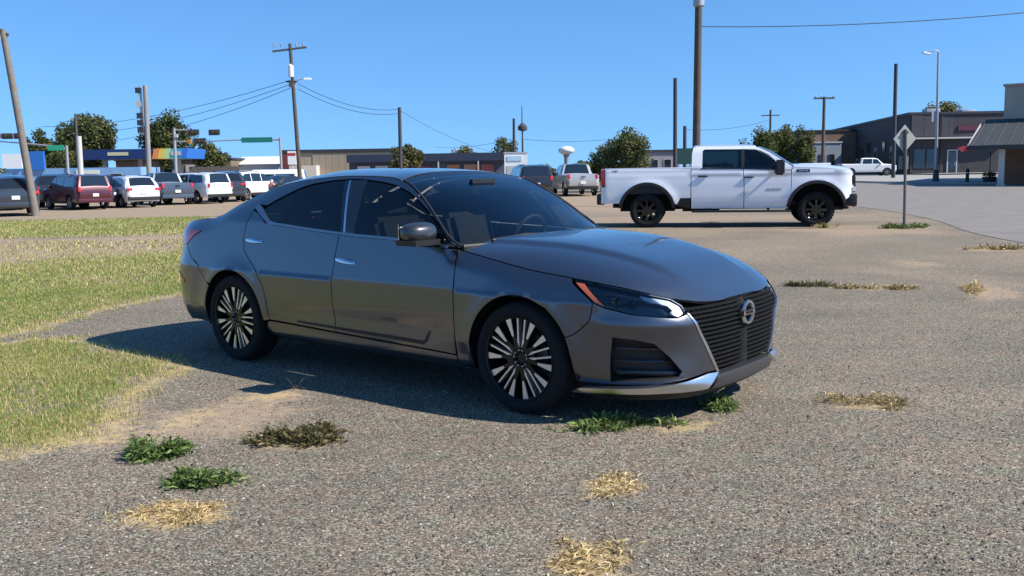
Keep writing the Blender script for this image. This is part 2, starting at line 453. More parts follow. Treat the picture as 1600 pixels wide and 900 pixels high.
# ------------------------------------------------------------------ the grey sedan
SED = empty('sedan', (-0.494, 7.033, 0), R_(-39.12), 'dark grey four-door sedan parked in the middle of the gravel lot', 'car')
def sed_side(name, poly, mat, h=.028, holes=(), gap=.0036, off=0.0, flange=.018, parent=SED, both=True, label=None):
    d = panel_data(poly, s_lift, h, holes, gap, off, flange)
    o = obj_from(name, d, mat, parent)
    if both: obj_from(name, mirror_y(d), mat, parent)
    return o
def xw(pts): return [(float(s_w(x, z)), z) for x, z in pts]
def fend(x): return float(S_fend(x))
def rail(x): return float(S_rail(x))
AFX, ARX, AZ, AR_ = 1.412, -1.412, .335, .378

# side polygons, in metres along the car and above the ground
top_f = [(float(s_w(x, fend(x))), fend(x)) for x in np.linspace(.93, 1.755, 17)]
fender = [(.905, .235)] + [(.905, .45), (.915, .70), (.905, .86), (.885, .953)] + top_f + [(1.70, .80), (1.815, .712), (1.821, .704)] + [(1.78, .60), (1.70, .52)] + \
         xw(arc(AFX, AZ, AR_, 25, 187, 40)) + [(1.030, .235)]
sed_side('front_fender', fender, M_paint)
rd_edge = [(-1.235, 1.17), (-1.285, 1.05), (-1.30, .95), (-1.27, .86), (-1.18, .79), (-1.09, .72), (-1.02, .62), (-.985, .50), (-.965, .36)]
belt_pts = lambda a, b, n: [(x, float(S_belt(x))-.004) for x in np.linspace(a, b, n)]
front_door = [(-.235, .335), (.895, .300), (.905, .45), (.915, .70), (.905, .86), (.880, .950)] + belt_pts(.86, -.20, 24) + [(-.215, .9), (-.228, .7)]
sed_side('front_door', front_door, M_paint)
rear_door = [(-.235, .335), (-.228, .7), (-.215, .9), (-.20, float(S_belt(-.2))-.004)] + belt_pts(-.22, -1.0, 20) + [(-1.06, 1.085), (-1.17, 1.15)] + rd_edge[0:]
sed_side('rear_door', rear_door, M_paint)
sill = [(1.03, .232), (1.03, .205), (-1.04, .24), (-1.04, .28), (-.985, .352), (-.235, .33), (.9, .296), (.905, .232)]
sed_side('side_sill', sill, M_paint)
sed_side('sill_trim', [(-.655, .368), (.62, .335), (.655, .36), (.69, .43), (.675, .43), (.63, .362), (-.655, .382)], M_black, h=.03, gap=0, off=.003, flange=.004)
# rear quarter with the rear pillar, up to the roof edge
q_rail = [(x, rail(x)-.002) for x in np.linspace(-1.02, -1.96, 34)]
quarter = [(-1.045, .345)] + [(q[0], q[1]) for q in rd_edge[::-1]] + [(-1.235, 1.17), (-1.20, 1.213), (-1.095, 1.204), (-1.0, 1.248), (-.911, 1.286), (-.78, 1.335), (-.72, 1.350), (-.72, rail(-.72)-.002), (-.9, rail(-.9)-.002)] + q_rail + \
          [(-2.03, 1.076), (-2.07, 1.005)] + [(-1.885, .998), (-1.965, .928), (-2.02, .885), (-1.95, .80), (-1.85, .70), (-1.745, .60)] + \
          [(q[0], q[1]) for q in arc(ARX, AZ, AR_, 137, 8, 34)]
sed_side('rear_quarter', quarter, M_paint)
# roof side / front pillar strip above the glass
win_top_f = [(.845, .972), (.72, 1.075), (.575, 1.176), (.46, 1.243), (.342, 1.300), (.20, 1.344), (.061, 1.366), (-.10, 1.382), (-.213, 1.388)]
win_top_r = [(-.30, 1.389), (-.45, 1.382), (-.648, 1.357), (-.78, 1.325), (-.911, 1.276), (-1.0, 1.238), (-1.095, 1.193)]
pil = [(.885, .957)] + [(x, rail(x)-.003) for x in np.linspace(.86, -.72, 50)] + [(-.72, 1.350)] + [(-.648, 1.366), (-.45, 1.387), (-.30, 1.394), (-.213, 1.393)] + [(x, z+.005) for x, z in win_top_f[::-1]]
sed_side('roof_side', pil, M_paint, h=.03)
# glass
fw = win_top_f + [(-.105, 1.018)] + belt_pts(-.09, .83, 20)
fw = [(x, z) for x, z in fw]
sed_side('front_side_window', [(-.115, 1.387)] + [(-.06, 1.025)] + [(x, float(S_belt(x))+.012) for x in np.linspace(-.05, .80, 18)] + win_top_f[:-1], M_glass, h=.06, gap=.001, off=-.004, flange=0)
sed_side('rear_side_window', [(-.33, 1.387)] + win_top_r[1:] + [(-1.12, 1.17), (-1.02, 1.09)] + [(x, float(S_belt(x))+.012) for x in np.linspace(-.98, -.19, 16)], M_glass, h=.06, gap=.001, off=-.004, flange=0)
sed_side('centre_pillar', [(-.335, 1.388), (-.185, 1.02), (-.055, 1.012), (-.11, 1.388)], M_gloss, h=.05, gap=0, off=-.002, flange=.01)
sed_side('pillar_trim', [(-.285, 1.386), (-.268, 1.386), (-.138, 1.022), (-.156, 1.022)], M_chrome, h=.05, gap=0, off=.004, flange=.008)
chrome = [(-1.245, 1.197), (-1.10, 1.115), (-1.00, 1.066)] + [(x, float(S_belt(x))-.004) for x in np.linspace(-.95, .82, 30)] + [(x, float(S_belt(x))+.012) for x in np.linspace(.82, -.93, 30)] + [(-.99, 1.094), (-1.06, 1.135), (-1.135, 1.19), (-1.19, 1.215)]
sed_side('belt_trim', chrome, pm('dark_satin_trim', (.26, .27, .29), .35, 1.0), h=.03, gap=0, off=.005, flange=.008)

# top panels
def edge_at(x):
    z = fend(x) if x > .885 else rail(x)
    return s_lift(np.array([float(s_w(x, z))]), np.array([z]))[0]
hood_c = pchip([.85, .95, 1.2, 1.45, 1.7, 2.0, 2.2, 2.3, 2.35, 2.39], [1.01, 1.01, 1.003, .988, .953, .883, .803, .74, .706, .683])
xn_h = 2.3855
ss = np.linspace(-1, 1, 61)
ss = np.sign(ss)*(1-(1-np.abs(ss))**1.25)
rows = []
for tau in np.linspace(0, 1, 70):
    t2 = 1-(1-tau)**2.3; row = []
    for s_ in ss:
        x = (1.05-.155*s_*s_)+(xn_h-(1.05-.155*s_*s_))*t2
        E = edge_at(x); ye = -E[1]-.004; ze = E[2]; a = abs(s_)
        zc = float(hood_c(x)); z = zc-(zc-ze)*a**4.5
        yc = .62-.24*(x-.95)/1.4; y = s_*ye
        z += .016/(1+math.exp(-(yc-abs(y))/.010))*sstep(2.33, 2.0, x)
        row.append((x, y, z+.0015))
    rows.append(row)
grid_panel('hood', rows, M_paint, SED, .02)
# windscreen, roof, rear window, boot lid
def strip(name, cpts, e0, e1, mat, n=26, m=33, p=2.2, thick=.0, yo=.003, drop=0.0):
    cx = pchip(*zip(*[(i/(len(cpts)-1), q[0]) for i, q in enumerate(cpts)])); cz = pchip(*zip(*[(i/(len(cpts)-1), q[1]) for i, q in enumerate(cpts)]))
    P = []
    for t in np.linspace(0, 1, n):
        xe = e0+(e1-e0)*t; E = edge_at(xe); row = []
        for s_ in np.linspace(-1, 1, m):
            a = abs(s_)**p
            row.append((float(cx(t))+(xe-float(cx(t)))*a, s_*(-E[1]-yo), float(cz(t))+(E[2]-float(cz(t)))*a-drop))
        P.append(row)
    return grid_panel(name, P, mat, SED, thick)
strip('windscreen', [(1.13, .965), (.80, 1.155), (.45, 1.335), (.14, 1.440)], .872, .235, M_screen, yo=.012, drop=.003)
strip('roof', [(.13, 1.443), (-.2, 1.466), (-.65, 1.472), (-1.0, 1.440), (-1.20, 1.400)], .228, -1.10, M_paint, p=2.6, thick=.012)
strip('rear_window', [(-1.205, 1.396), (-1.5, 1.30), (-1.98, 1.105)], -1.108, -1.690, M_glass, p=2.4, yo=.03, drop=.004)
strip('boot_lid', [(-1.985, 1.108), (-2.15, 1.098), (-2.32, 1.086), (-2.452, 1.066)], -1.705, -2.40, M_paint, p=3.0, thick=.02)
# seals along the screen edges
for sgn in (-1, 1):
    b = MB(); pts = []
    for x in np.linspace(.872, .235, 16):
        E = edge_at(x); pts.append((x, sgn*(-E[1]-.010), E[2]-.002))
    b.tube(pts, .008, 6); b.build('windscreen_seal', M_black, SED, 60)
b = MB(); pts = [(1.10-.20*s_*s_, s_*.80, .975-.012*s_*s_) for s_ in np.linspace(-1, 1, 21)]
b.tube(pts, .022, 6); b.build('cowl_panel', M_black, SED, 60)
for y0, y1, x0, x1 in ((-.62, -.05, .985, 1.085), (.02, .60, 1.11, 1.02)):
    MB().tube([(x0+.0, y0, 1.002), ((x0+x1)/2, (y0+y1)/2, 1.022), (x1, y1, 1.012)], .011, 6).build('wiper', M_black, SED, 60)

# front: bumper with its openings
def wtop(w):
    z = .8
    for _ in range(12): z = fend(float(s_lift(np.array([w]), np.array([z]))[0, 0]))
    return z
HL = [(w_, wtop(w_)-.004) for w_ in (1.697, 1.79, 1.892, 2.04, 2.192, 2.30, 2.406)] + [(2.473, .684), (2.488, .641), (2.413, .624), (2.24, .636), (2.064, .651), (1.892, .681), (1.821, .708)]
GR = [(2.462, .700), (2.55, .690), (2.706, .677), (2.95, .672), (2.95, .280), (2.744, .284), (2.646, .447), (2.552, .586), (2.495, .640)]
FG = [(1.918, .518), (2.064, .508), (2.22, .482), (2.35, .400), (2.432, .318), (2.391, .290), (2.072, .272), (1.872, .256)]
LIP = [(1.655, .170), (1.899, .190), (2.25, .202), (2.597, .204), (2.744, .282), (2.65, .286), (2.417, .262), (2.15, .238), (1.869, .219), (1.70, .206)]
bump = [(1.821, .704), (1.78, .60), (1.70, .52)] + xw(arc(AFX, AZ, AR_, 25, -16, 10)) + [(1.75, .212), (1.869, .225), (2.15, .244), (2.417, .268), (2.65, .292), (2.735, .292)] + \
       [(2.646, .447), (2.552, .586), (2.495, .636), (2.413, .620), (2.24, .632), (2.064, .647), (1.892, .677)]
d = panel_data(bump, s_lift, .035, [FG], .002, 0, .03)
obj_from('front_bumper', d, M_paint, SED); obj_from('front_bumper', mirror_y(d), M_paint, SED)
nosecap = [(2.50, .692), (2.443, .707), (2.445, .716), (2.60, .688), (2.717, .672), (2.95, .667), (2.95, .657), (2.717, .663)]
def lip_lift(w, z):
    P_ = s_lift(w, z); e_ = 2e-3; t_ = s_lift(np.asarray(w)+e_, z)-s_lift(np.asarray(w)-e_, z); o_ = np.stack([-t_[..., 1], t_[..., 0], 0*t_[..., 0]], -1)*-1
    o_ = o_/np.maximum(np.linalg.norm(o_, axis=-1), 1e-9)[..., None]
    return P_+o_*(.008+.055*np.clip((.292-np.asarray(z))/.10, 0, 1.0))[..., None]
d = panel_data(LIP, lip_lift, .03, (), 0, 0, .03)
obj_from('front_lip', d, M_satin, SED); obj_from('front_lip', mirror_y(d), M_satin, SED)
chin = [(1.72, .165), (2.25, .196), (2.60, .198), (2.75, .276), (2.95, .276), (2.95, .150), (2.5, .145), (1.72, .14)]
d = panel_data(chin, s_lift, .05, (), 0, .0, .03); obj_from('lower_chin', join([d, mirror_y(d)]), M_black, SED)
d = panel_data([(2.74, .262), (2.95, .262), (2.95, .205), (2.67, .205)], s_lift, .04, (), 0, .03, .03); obj_from('chin_splitter', join([d, mirror_y(d)]), pm('grey_plastic', (.045, .045, .048), .5), SED)
for sg in (0, 1):
    dd = lambda q: mirror_y(q) if sg else q
    # headlamp: dark bowl, white daytime strip, amber corner, clear lens
    hl = obj_from('headlight', dd(panel_data(HL, s_lift, .04, (), .002, -.035, 0)), M_gloss, SED)
    am = [(1.714, .804), (1.768, .799), (1.892, .688), (1.838, .708)]
    obj_from('amber_reflector', dd(panel_data(am, s_lift, .03, (), 0, .003, .006)), M_amber, hl)
    drl = [(2.17, .745), (2.39, .715), (2.455, .684), (2.474, .644), (2.425, .631), (2.36, .650), (2.395, .664), (2.365, .690), (2.19, .727)]
    obj_from('daytime_strip', dd(panel_data(drl, s_lift, .03, (), 0, -.010, .012)), M_white_lamp, hl)
    for (w0, z0) in ((2.03, .708), (2.16, .692)):
        c = s_lift(np.array([w0]), np.array([z0]))[0]*np.array([1, -1 if sg else 1, 1])
        MB().lathe([(-.02, .0), (-.02, .018), (.006, .024), (.008, .026), (-.03, .026)], 16, 'X', c-np.array([.04, 0, 0])).build('projector', M_gloss, hl, 40)
    obj_from('lens', dd(panel_data(HL, s_lift, .035, (), .001, .001, .006)), M_lens, hl)
    # fog recess with bars
    fo = obj_from('bumper_vent', dd(panel_data(FG, s_lift, .04, (), -.004, -.06, 0)), M_black, SED)
    rim = inset(FG, .0); rim2 = inset(FG, .02)
    A, na = liftn(s_lift, resample(FG, .03), 0.0); B = A-na*.06
    m_ = len(A); V = A.tolist()+B.tolist(); F = [(i, (i+1) % m_, m_+(i+1) % m_, m_+i) for i in range(m_)]
    if sg: V = [(q[0], -q[1], q[2]) for q in V]
    mk('vent_wall', V, F, M_black, fo, 40)
    for zz in (.308, .375, .445):
        w0, w1 = 1.915, {.308: 2.41, .375: 2.36, .445: 2.27}[zz]
        ws_ = np.linspace(w0, w1, 14); Q, nn = liftn(s_lift, np.stack([ws_, np.full(14, zz)], 1), -.035)
        if sg: Q = Q*np.array([1, -1, 1])
        MB().tube(Q.tolist(), .008 if zz != .308 else .014, 6).build('vent_bar', M_gloss, fo, 50)
M_grille = pm('grille_black', (.007, .007, .0075), .6, spec=.2)
# grille: dark backing, rows of bars, edge blades, badge
def gedge(z):
    return float(np.interp(z, [.284, .447, .586, .640, .67, .70], [2.744, 2.646, 2.552, 2.495, 2.480, 2.462]))
d = panel_data(GR, s_lift, .05, (), -.004, -.05, 0); gr = obj_from('grille', join([d, mirror_y(d)]), M_dark, SED)
for i, z in enumerate(np.linspace(.305, .665, 15)):
    w0 = gedge(z)+.004
    ws_ = np.concatenate([np.linspace(w0, 2.95, 40)])
    zz = z+.004*np.sin((ws_-2.95)*60)*0
    Q, nn = liftn(s_lift, np.stack([ws_, zz], 1), -.012)
    Q = np.concatenate([Q, (Q*np.array([1, -1, 1]))[::-1][1:]])
    V = []; F = []
    for q in Q:
        V += [(q[0]-.02, q[1], q[2]-.006), (q[0]+.004, q[1], q[2]-.0055), (q[0]+.004, q[1], q[2]+.0035), (q[0]-.02, q[1], q[2]+.006)]
    for k in range(len(Q)-1):
        a = k*4
        for j in range(4): F.append((a+j, a+4+j, a+4+(j+1) % 4, a+(j+1) % 4))
    mk('grille_bar', V, F, M_grille, gr, 30)
for ys in np.linspace(-.54, .54, 28):
    pts = []
    for z in np.linspace(.30, .665, 10):
        w = np.linspace(gedge(z), 2.95, 50); Q = s_lift(w, np.full(50, z)); 
        if abs(ys) > -Q[0, 1]-.01: continue
        k = np.argmin(abs(-Q[:, 1]-abs(ys))); pts.append((Q[k, 0]-.022, ys, z))
    if len(pts) > 1: MB().tube(pts, .004, 4).build('grille_upright', M_grille, gr)
for sg in (0, 1):
    bl = [(2.500, .640), (2.512, .636), (2.566, .588), (2.662, .449), (2.762, .282), (2.737, .284), (2.640, .447), (2.546, .586)]
    dd_ = panel_data(bl, s_lift, .03, (), 0, .004, .02)
    obj_from('grille_blade', mirror_y(dd_) if sg else dd_, M_satin, gr)
hc_ = np.array([2.432, 0, .583])
bd = MB()
for a0, a1 in ((16, 164), (196, 344)):
    n = 20; V = []; F = []
    for a in np.linspace(R_(a0), R_(a1), n):
        for (rr, xx) in ((.056, 0), (.059, .010), (.074, .010), (.078, 0)):
            V.append((hc_[0]+xx, hc_[1]+rr*math.cos(a), hc_[2]+rr*.94*math.sin(a)))
    for k in range(n-1):
        for j in range(3): F.append((k*4+j, k*4+4+j, k*4+5+j, k*4+1+j))
    bd.add(V, F)
bo = bd.build('badge', M_chrome, gr, 30)
bx_ = MB().box((hc_[0]+.005, 0, .583), (.012, .150, .026)).build('badge_bar', M_chrome, bo)
text('badge_lettering', 'NISSAN', .028, (hc_[0]+.012, 0, .583), (R_(90), 0, R_(90)), M_gloss, bo, .001)

# rear: bumper, lamps, lid face, plate
rb = [(-1.745, .60), (-1.85, .70), (-1.95, .80), (-2.02, .878)] + [(-2.30, .855), (-2.60, .79), (-3.056, .78), (-3.056, .24), (-2.4, .24), (-1.95, .27), (-1.80, .265)] + [(q[0], q[1]) for q in arc(ARX, AZ, AR_, 190, 140, 12)]
rb = [(x, z) for x, z in rb]
d = panel_data(rb, s_lift, .05, (), .002, 0, .03); obj_from('rear_bumper', join([d, mirror_y(d)]), M_paint, SED)
lidf = [(-2.52, 1.035), (-2.36, .90), (-2.60, .80), (-3.056, .79), (-3.056, 1.058), (-2.72, 1.046)]
d = panel_data(lidf, s_lift, .05, (), .002, 0, .02); obj_from('boot_face', join([d, mirror_y(d)]), M_paint, SED)
TL = [(-1.885, 1.000), (-1.965, .931), (-2.02, .888), (-2.30, .862), (-2.36, .90), (-2.52, 1.034), (-2.30, 1.040), (-2.08, 1.012)]
for sg in (0, 1):
    dt = panel_data(TL, s_lift, .03, (), .001, .004, .02); t_ = obj_from('taillight', mirror_y(dt) if sg else dt, M_red, SED)
    rf = panel_data([(-2.02, .60), (-2.17, .66), (-2.19, .64), (-2.04, .57)], s_lift, .03, (), 0, .004, .01)
    obj_from('bumper_reflector', mirror_y(rf) if sg else rf, M_red, SED)
box('number_plate', (-2.50, 0, .90), (.01, .31, .155), M_plate, SED)
capd = [(-2.07, 1.003), (-2.03, 1.076), (-2.20, 1.062), (-2.42, 1.048), (-2.52, 1.038), (-2.30, 1.042)]
d = panel_data(capd, s_lift, .03, (), .0, 0, .01); obj_from('quarter_cap', d, M_paint, SED); obj_from('quarter_cap', mirror_y(d), M_paint, SED)

# mirrors and handles
M_mirror = paintmat('dark_mirror_cap', (.03, .032, .036), metal=.3, rough=.35)
for sg in (-1, 1):
    V = []; F = []; nu, nv = 14, 20
    for i in range(nu+1):
        a = -math.pi/2+math.pi*i/nu
        for j in range(nv):
            b_ = 2*math.pi*j/nv
            ca, sa = math.cos(a), math.sin(a)
            ex = lambda q, n: math.copysign(abs(q)**n, q)
            yy = ex(sa, .75)*.118; xx = ex(ca, .6)*ex(math.cos(b_), .8)*(.105 if math.cos(b_) > 0 else .05); zz = ex(ca, .6)*ex(math.sin(b_), .8)*(.070 if math.sin(b_) > 0 else .064)
            k = 1-.25*(yy/.125+1)/2*(-1)
            V.append(((.655 if sg < 0 else .46)+xx*(1-.15*yy/.125), sg*((.965 if sg < 0 else .90)+yy*(1 if sg < 0 else .35)), 1.058+zz*(1-.1*yy/.125)))
    for i in range(nu):
        for j in range(nv): F.append((i*nv+j, i*nv+(j+1) % nv, (i+1)*nv+(j+1) % nv, (i+1)*nv+j))
    mb = MB(); mb.add(V, F); mi = mb.build('side_mirror', M_mirror, SED, 80)
    if sg > 0: continue
    MB().box((.69, sg*.875, .985), (.09, .13, .03), taper=.8).build('mirror_stalk', M_black, mi)
    MB().box((.672, sg*.965, 1.000), (.17, .21, .035), taper=1.06).build('mirror_lower', M_black, mi)
    MB().box((.603, sg*.965, 1.058), (.006, .20, .115)).build('mirror_glass', M_chrome, mi)
for sg in (-1, 1):
    for x0, z0, sl in ((-1.16, .945, -.06), (-.105, .842, -.11)):
        n = 12; V = []; F = []
        for i in range(n):
            t = i/(n-1); x = x0-.105+.21*t; z = z0+sl*(x-x0)
            y = float(s_side(x, z))+.004+.026*(math.sin(math.pi*min(max(t*1.0, 0), 1))**.45)
            hh_ = .0165*(.55+.45*math.sin(math.pi*t))
            for (dy, dz) in ((-.012, -hh_), (0, -hh_*.7), (0, hh_*.5), (-.012, hh_)): V.append((x, sg*(y+dy), z+dz))
        for i in range(n-1):
            for j in range(4): F.append((i*4+j, i*4+4+j, i*4+4+(j+1) % 4, i*4+(j+1) % 4))
        mb = MB(); mb.add(V, F); mb.build('door_handle', M_chrome, SED, 60)

# wheels
def spoke(poly, d0, d1):
    """tapered blade in the wheel plane; poly in (radius, sideways) pairs"""
    mb = MB(); n = len(poly); V = [(q, d0, r) for r, q in poly]+[(q*1.25, d1, r) for r, q in poly]
    F = [tuple(range(n))]+[(k, k+n, (k+1) % n+n, (k+1) % n) for k in range(n)]
    mb.add(V, F); return mb
M_pocket = pm('black_alloy_pocket', (.010, .010, .011), .3, .3)
_sp = {}
def sedan_wheel(x, y, sgn, steer=0.0, spin=0.0):
    """sgn -1 for the right side; the outer face looks along sgn*Y"""
    key = 'a'
    w = empty('wheel', (x, y, .335), (0 if sgn < 0 else math.pi)+steer, parent=SED)
    w.rotation_euler = (0, spin, (0 if sgn < 0 else math.pi)+steer)
    if not _sp:
        _sp['tyre'] = MB().lathe([(.10, .25), (.112, .268), (.113, .295), (.108, .316), (.085, .331), (.055, .335), (.05, .327), (.044, .327), (.04, .335), (.004, .335), (.002, .327), (-.004, .327), (-.006, .335), (-.04, .335), (-.044, .327), (-.05, .327), (-.055, .335), (-.085, .331), (-.108, .316), (-.113, .295), (-.112, .268), (-.10, .25)], 56, 'Y').build('tyre', M_tyre, w, 50)
        _sp['barrel'] = MB().lathe([(-.098, .254), (-.106, .250), (-.104, .243), (-.085, .238), (-.03, .225), (.08, .22), (.09, .25)], 56, 'Y').build('rim', M_pocket, w, 40)
        _sp['lip'] = MB().lathe([(-.1065, .2515), (-.109, .2495), (-.109, .2465), (-.1045, .2425)], 56, 'Y').build('rim_lip', M_pocket, w, 30)
        _sp['disc'] = MB().lathe([(-.02, 0), (-.02, .16), (-.005, .16), (-.005, .06), (.06, .06)], 32, 'Y').build('brake_disc', pm('brake_steel', (.10, .10, .105), .5, .6), w, 30)
        _sp['hub'] = MB().lathe([(-.072, .0), (-.072, .030), (-.068, .034), (-.060, .062), (-.05, .075), (-.02, .075)], 28, 'Y').build('hub', M_pocket, w, 30)
        _sp['thick'] = spoke([(.135, -.006), (.246, -.0205), (.246, .0205), (.135, .006)], -.095, -.055).build('blade', M_machined, w)
        _sp['thin'] = spoke([(.045, -.009), (.13, -.0052), (.246, -.0056), (.246, .0056), (.13, .0052), (.045, .009)], -.088, -.05).build('spoke', M_machined, w)
        _sp['root'] = spoke([(.05, -.018), (.14, -.010), (.246, -.021), (.246, .021), (.14, .010), (.05, .018)], -.089, -.045).build('spoke_back', M_pocket, w)
        for k in ('thick', 'thin', 'root'): bpy.data.objects.remove(_sp[k]) if False else None
        first = True
    else:
        first = False
        for k, nm in (('tyre', 'tyre'), ('barrel', 'rim'), ('lip', 'rim_lip'), ('disc', 'brake_disc'), ('hub', 'hub')): inst(_sp[k], nm, w)
    T = {'thick': [36+72*k+d for k in range(5) for d in (-13.5, 13.5)], 'root': [36+72*k+d for k in range(5) for d in (-13.5, 13.5)], 'thin': []}
    for kind, nm in (('thick', 'blade'), ('root', 'spoke_back')):
        for i, a in enumerate(T[kind]):
            if first and i == 0: _sp[kind].rotation_euler = (0, R_(a), 0); continue
            inst(_sp[kind], nm, w, rot=(0, R_(a), 0))
    # thin spokes lean outwards from a shared root, so each is offset sideways at its rim end
    i = 0
    for k in range(5):
        for s_ in (-1, 1):
            a = 72*k
            off = s_*.011; tilt = s_*4.0
            c, s2 = math.cos(R_(a)), math.sin(R_(a))
            if first and i == 0: o = _sp['thin']
            else: o = inst(_sp['thin'], 'spoke', w)
            o.location = (off*c, 0, -off*s2); o.rotation_euler = (0, R_(a+tilt), 0); i += 1
    return w
sedan_wheel(AFX, -.800, -1, 0, R_(3)); sedan_wheel(ARX, -.800, -1, 0, R_(20))
sedan_wheel(AFX, .800, 1); sedan_wheel(ARX, .800, 1)
# dark liners, floor and inner structure
b = MB(); b.box((0, 0, .21), (4.3, 1.1, .04)); b.box((0, 0, .23), (2.0, 1.62, .05)); b.box((1.62, 0, .40), (1.30, 1.12, .36)); b.box((-1.85, 0, .50), (1.0, 1.12, .5))
for sg in (-1, 1):
    b.box((-.05, sg*.835, .60), (1.9, .02, .70)); b.box((-1.55, sg*.74, .88), (.6, .02, .24)); b.box((1.40, sg*.745, .765), (.86, .02, .07))
    for cx in (AFX, ARX):
        P = [[(cx+.405*math.cos(a), sg*yy, AZ+.405*math.sin(a)) for yy in (.55, .70, .865)] for a in np.linspace(R_(-12), R_(192), 24)]
        b.grid(P)
b.box((1.5, 0, .62), (1.3, 1.3, .02)); b.box((.86, 0, .58), (.03, 1.66, .70)); b.box((-2.0, 0, .76), (.7, 1.2, .02))
b.build('underbody', M_dark, SED)
# cabin
b = MB(); b.box((.75, 0, .88), (.42, 1.50, .16)); b.box((.90, 0, .93), (.30, 1.42, .06)); b.box((.35, 0, .60), (1.0, .22, .34)); b.build('dashboard', M_cabin, SED)
b = MB().box((-1.55, 0, 1.02), (.55, 1.25, .02)); b.build('parcel_shelf', M_cabin, SED)
def seat(cx, cy, w=.50):
    o = MB().box((cx+.05, cy, .50), (.52, w, .16)).box((cx-.27, cy, .82), (.16, w, .62), rot=Matrix.Rotation(R_(-18), 3, 'Y')).build('seat', M_fabric, SED)
    bm = bmesh.new(); bm.from_mesh(o.data); bmesh.ops.bevel(bm, geom=list(bm.edges), offset=.045, segments=2, affect='EDGES'); bm.to_mesh(o.data); bm.free()
    h = MB().box((cx-.385, cy, 1.205), (.10, .27, .19)).build('headrest', M_fabric, o)
    bm = bmesh.new(); bm.from_mesh(h.data); bmesh.ops.bevel(bm, geom=list(bm.edges), offset=.04, segments=2, affect='EDGES'); bm.to_mesh(h.data); bm.free()
seat(.22, .37); seat(.22, -.37)
o = MB().box((-.78, 0, .50), (.52, 1.30, .16)).box((-1.10, 0, .80), (.16, 1.30, .56), rot=Matrix.Rotation(R_(-22), 3, 'Y')).build('rear_seat', M_fabric, SED)
for y in (-.4, 0, .4): box('rear_headrest', (-1.235, y, 1.12), (.10, .24, .13), M_fabric, SED, bev=.03)
sw = MB(); n = 28
sw.tube([(.50+.045*math.cos(a)*1.0*.0+.06*math.sin(a), .37+.185*math.cos(a), .93+.175*math.sin(a)) for a in np.linspace(0, 2*math.pi, n)], .014, 6, False)
sw.box((.52, .37, .925), (.05, .15, .09)); sw.box((.515, .37, .925), (.02, .34, .03)); sw.build('steering_wheel', M_cabin, SED, 60)
MB().box((.38, 0, 1.345), (.03, .25, .07)).build('rear_view_mirror', M_gloss, SED)
# ------------------------------------------------------------------ the ground
def zg(X, Y):
    X = np.asarray(X, float); Y = np.asarray(Y, float)
    return .45*sstep(45, 105, Y)*sstep(5, 25, X)
GRASS_A = [(-4.75, 8.45), (-4.55, 8.91), (-4.58, 9.63), (-4.45, 10.4), (-4.05, 11.5), (-3.2, 13.2), (-2.0, 15.5), (-.8, 19), (-.6, 26), (-1.5, 33.5), (-12, 34.0), (-30, 30.5), (-60, 26), (-60, 10), (-12, 8.4)]
GRASS_B = [(-14, 8.0), (-4.46, 8.1), (-4.28, 8.36), (-3.63, 8.08), (-2.95, 7.42), (-2.47, 6.96), (-2.55, 6.43), (-2.52, 5.96), (-2.42, 5.55), (-2.2, 5.05), (-2.45, 4.95), (-2.72, 4.62), (-4, 4.0), (-14, 2.0)]
BELT = [(-9.0, 14.6), (-6.3, 17.6), (-3.0, 20.5), (-4.0, 24.5), (-8.3, 24.2), (-12.5, 23.2), (-18, 21), (-18, 14)]
DIRT = [  # (centre x, y, radius x, y, turn in degrees, strength) bare or sandy patches
    (-1.76, 5.45, .42, .62, -25, 1.0), (-1.55, 5.95, .22, .30, -30, .9), (-2.35, 5.3, .25, .6, 5, .8), (5.5, 12.2, .9, 2.0, 20, .55), (6.2, 18.5, 2.2, 1.6, 0, .55), (8.2, 15.8, 1.0, .5, 0, .8), (8.0, 21.3, 2.2, 2.2, 0, .9),
    (5.4, 10.4, .35, .9, -25, .9), (5.9, 13.7, .5, .8, -10, .7), (7.4, 22.3, 1.2, .4, 0, .9), (4.0, 27.5, 9, 3.5, 0, .75), (3.5, 45, 9, 16, 0, .95)]
STRAW = [(-1.45, 3.86, .26, .20, 0, 1.0), (.45, 4.13, .17, .15, 0, 1.0), (.25, 3.30, .17, .24, 0, 1.0), (2.1, 5.5, .24, .15, -20, .8), (4.2, 11.0, .45, .28, -15, .75), (.95, 5.1, .28, .14, 25, .8),
         (-1.60, 6.02, .22, .16, 20, .9), (-1.95, 5.45, .16, .40, -20, .75), (-1.2, 4.9, .36, .18, 0, .7), (5.3, 10.6, .18, .6, -25, .7), (8.1, 15.8, .6, .25, 0, .8), (6.0, 13.8, .3, .5, 0, .6), (9.1, 21.6, .6, .5, 0, .8)]
def blobs(P, L):
    m = np.zeros(len(P))
    for cx, cy, rx, ry, a, s_ in L:
        c, s2 = math.cos(R_(a)), math.sin(R_(a)); dx, dy = P[:, 0]-cx, P[:, 1]-cy
        q = np.hypot((c*dx+s2*dy)/rx, (-s2*dx+c*dy)/ry)
        m = np.maximum(m, s_*np.clip(1.45-q*(1+.16*np.sin(5*np.arctan2(dy, dx)+cx*9)+.1*np.sin(11*np.arctan2(dy, dx)+cy*7)), 0, 1)*.92)
    return m
def sd(P, poly, soft):
    d = pdist(P, poly); return np.clip(.5+np.where(inpoly(P, poly), d, -d)/(2*soft), 0, 1)
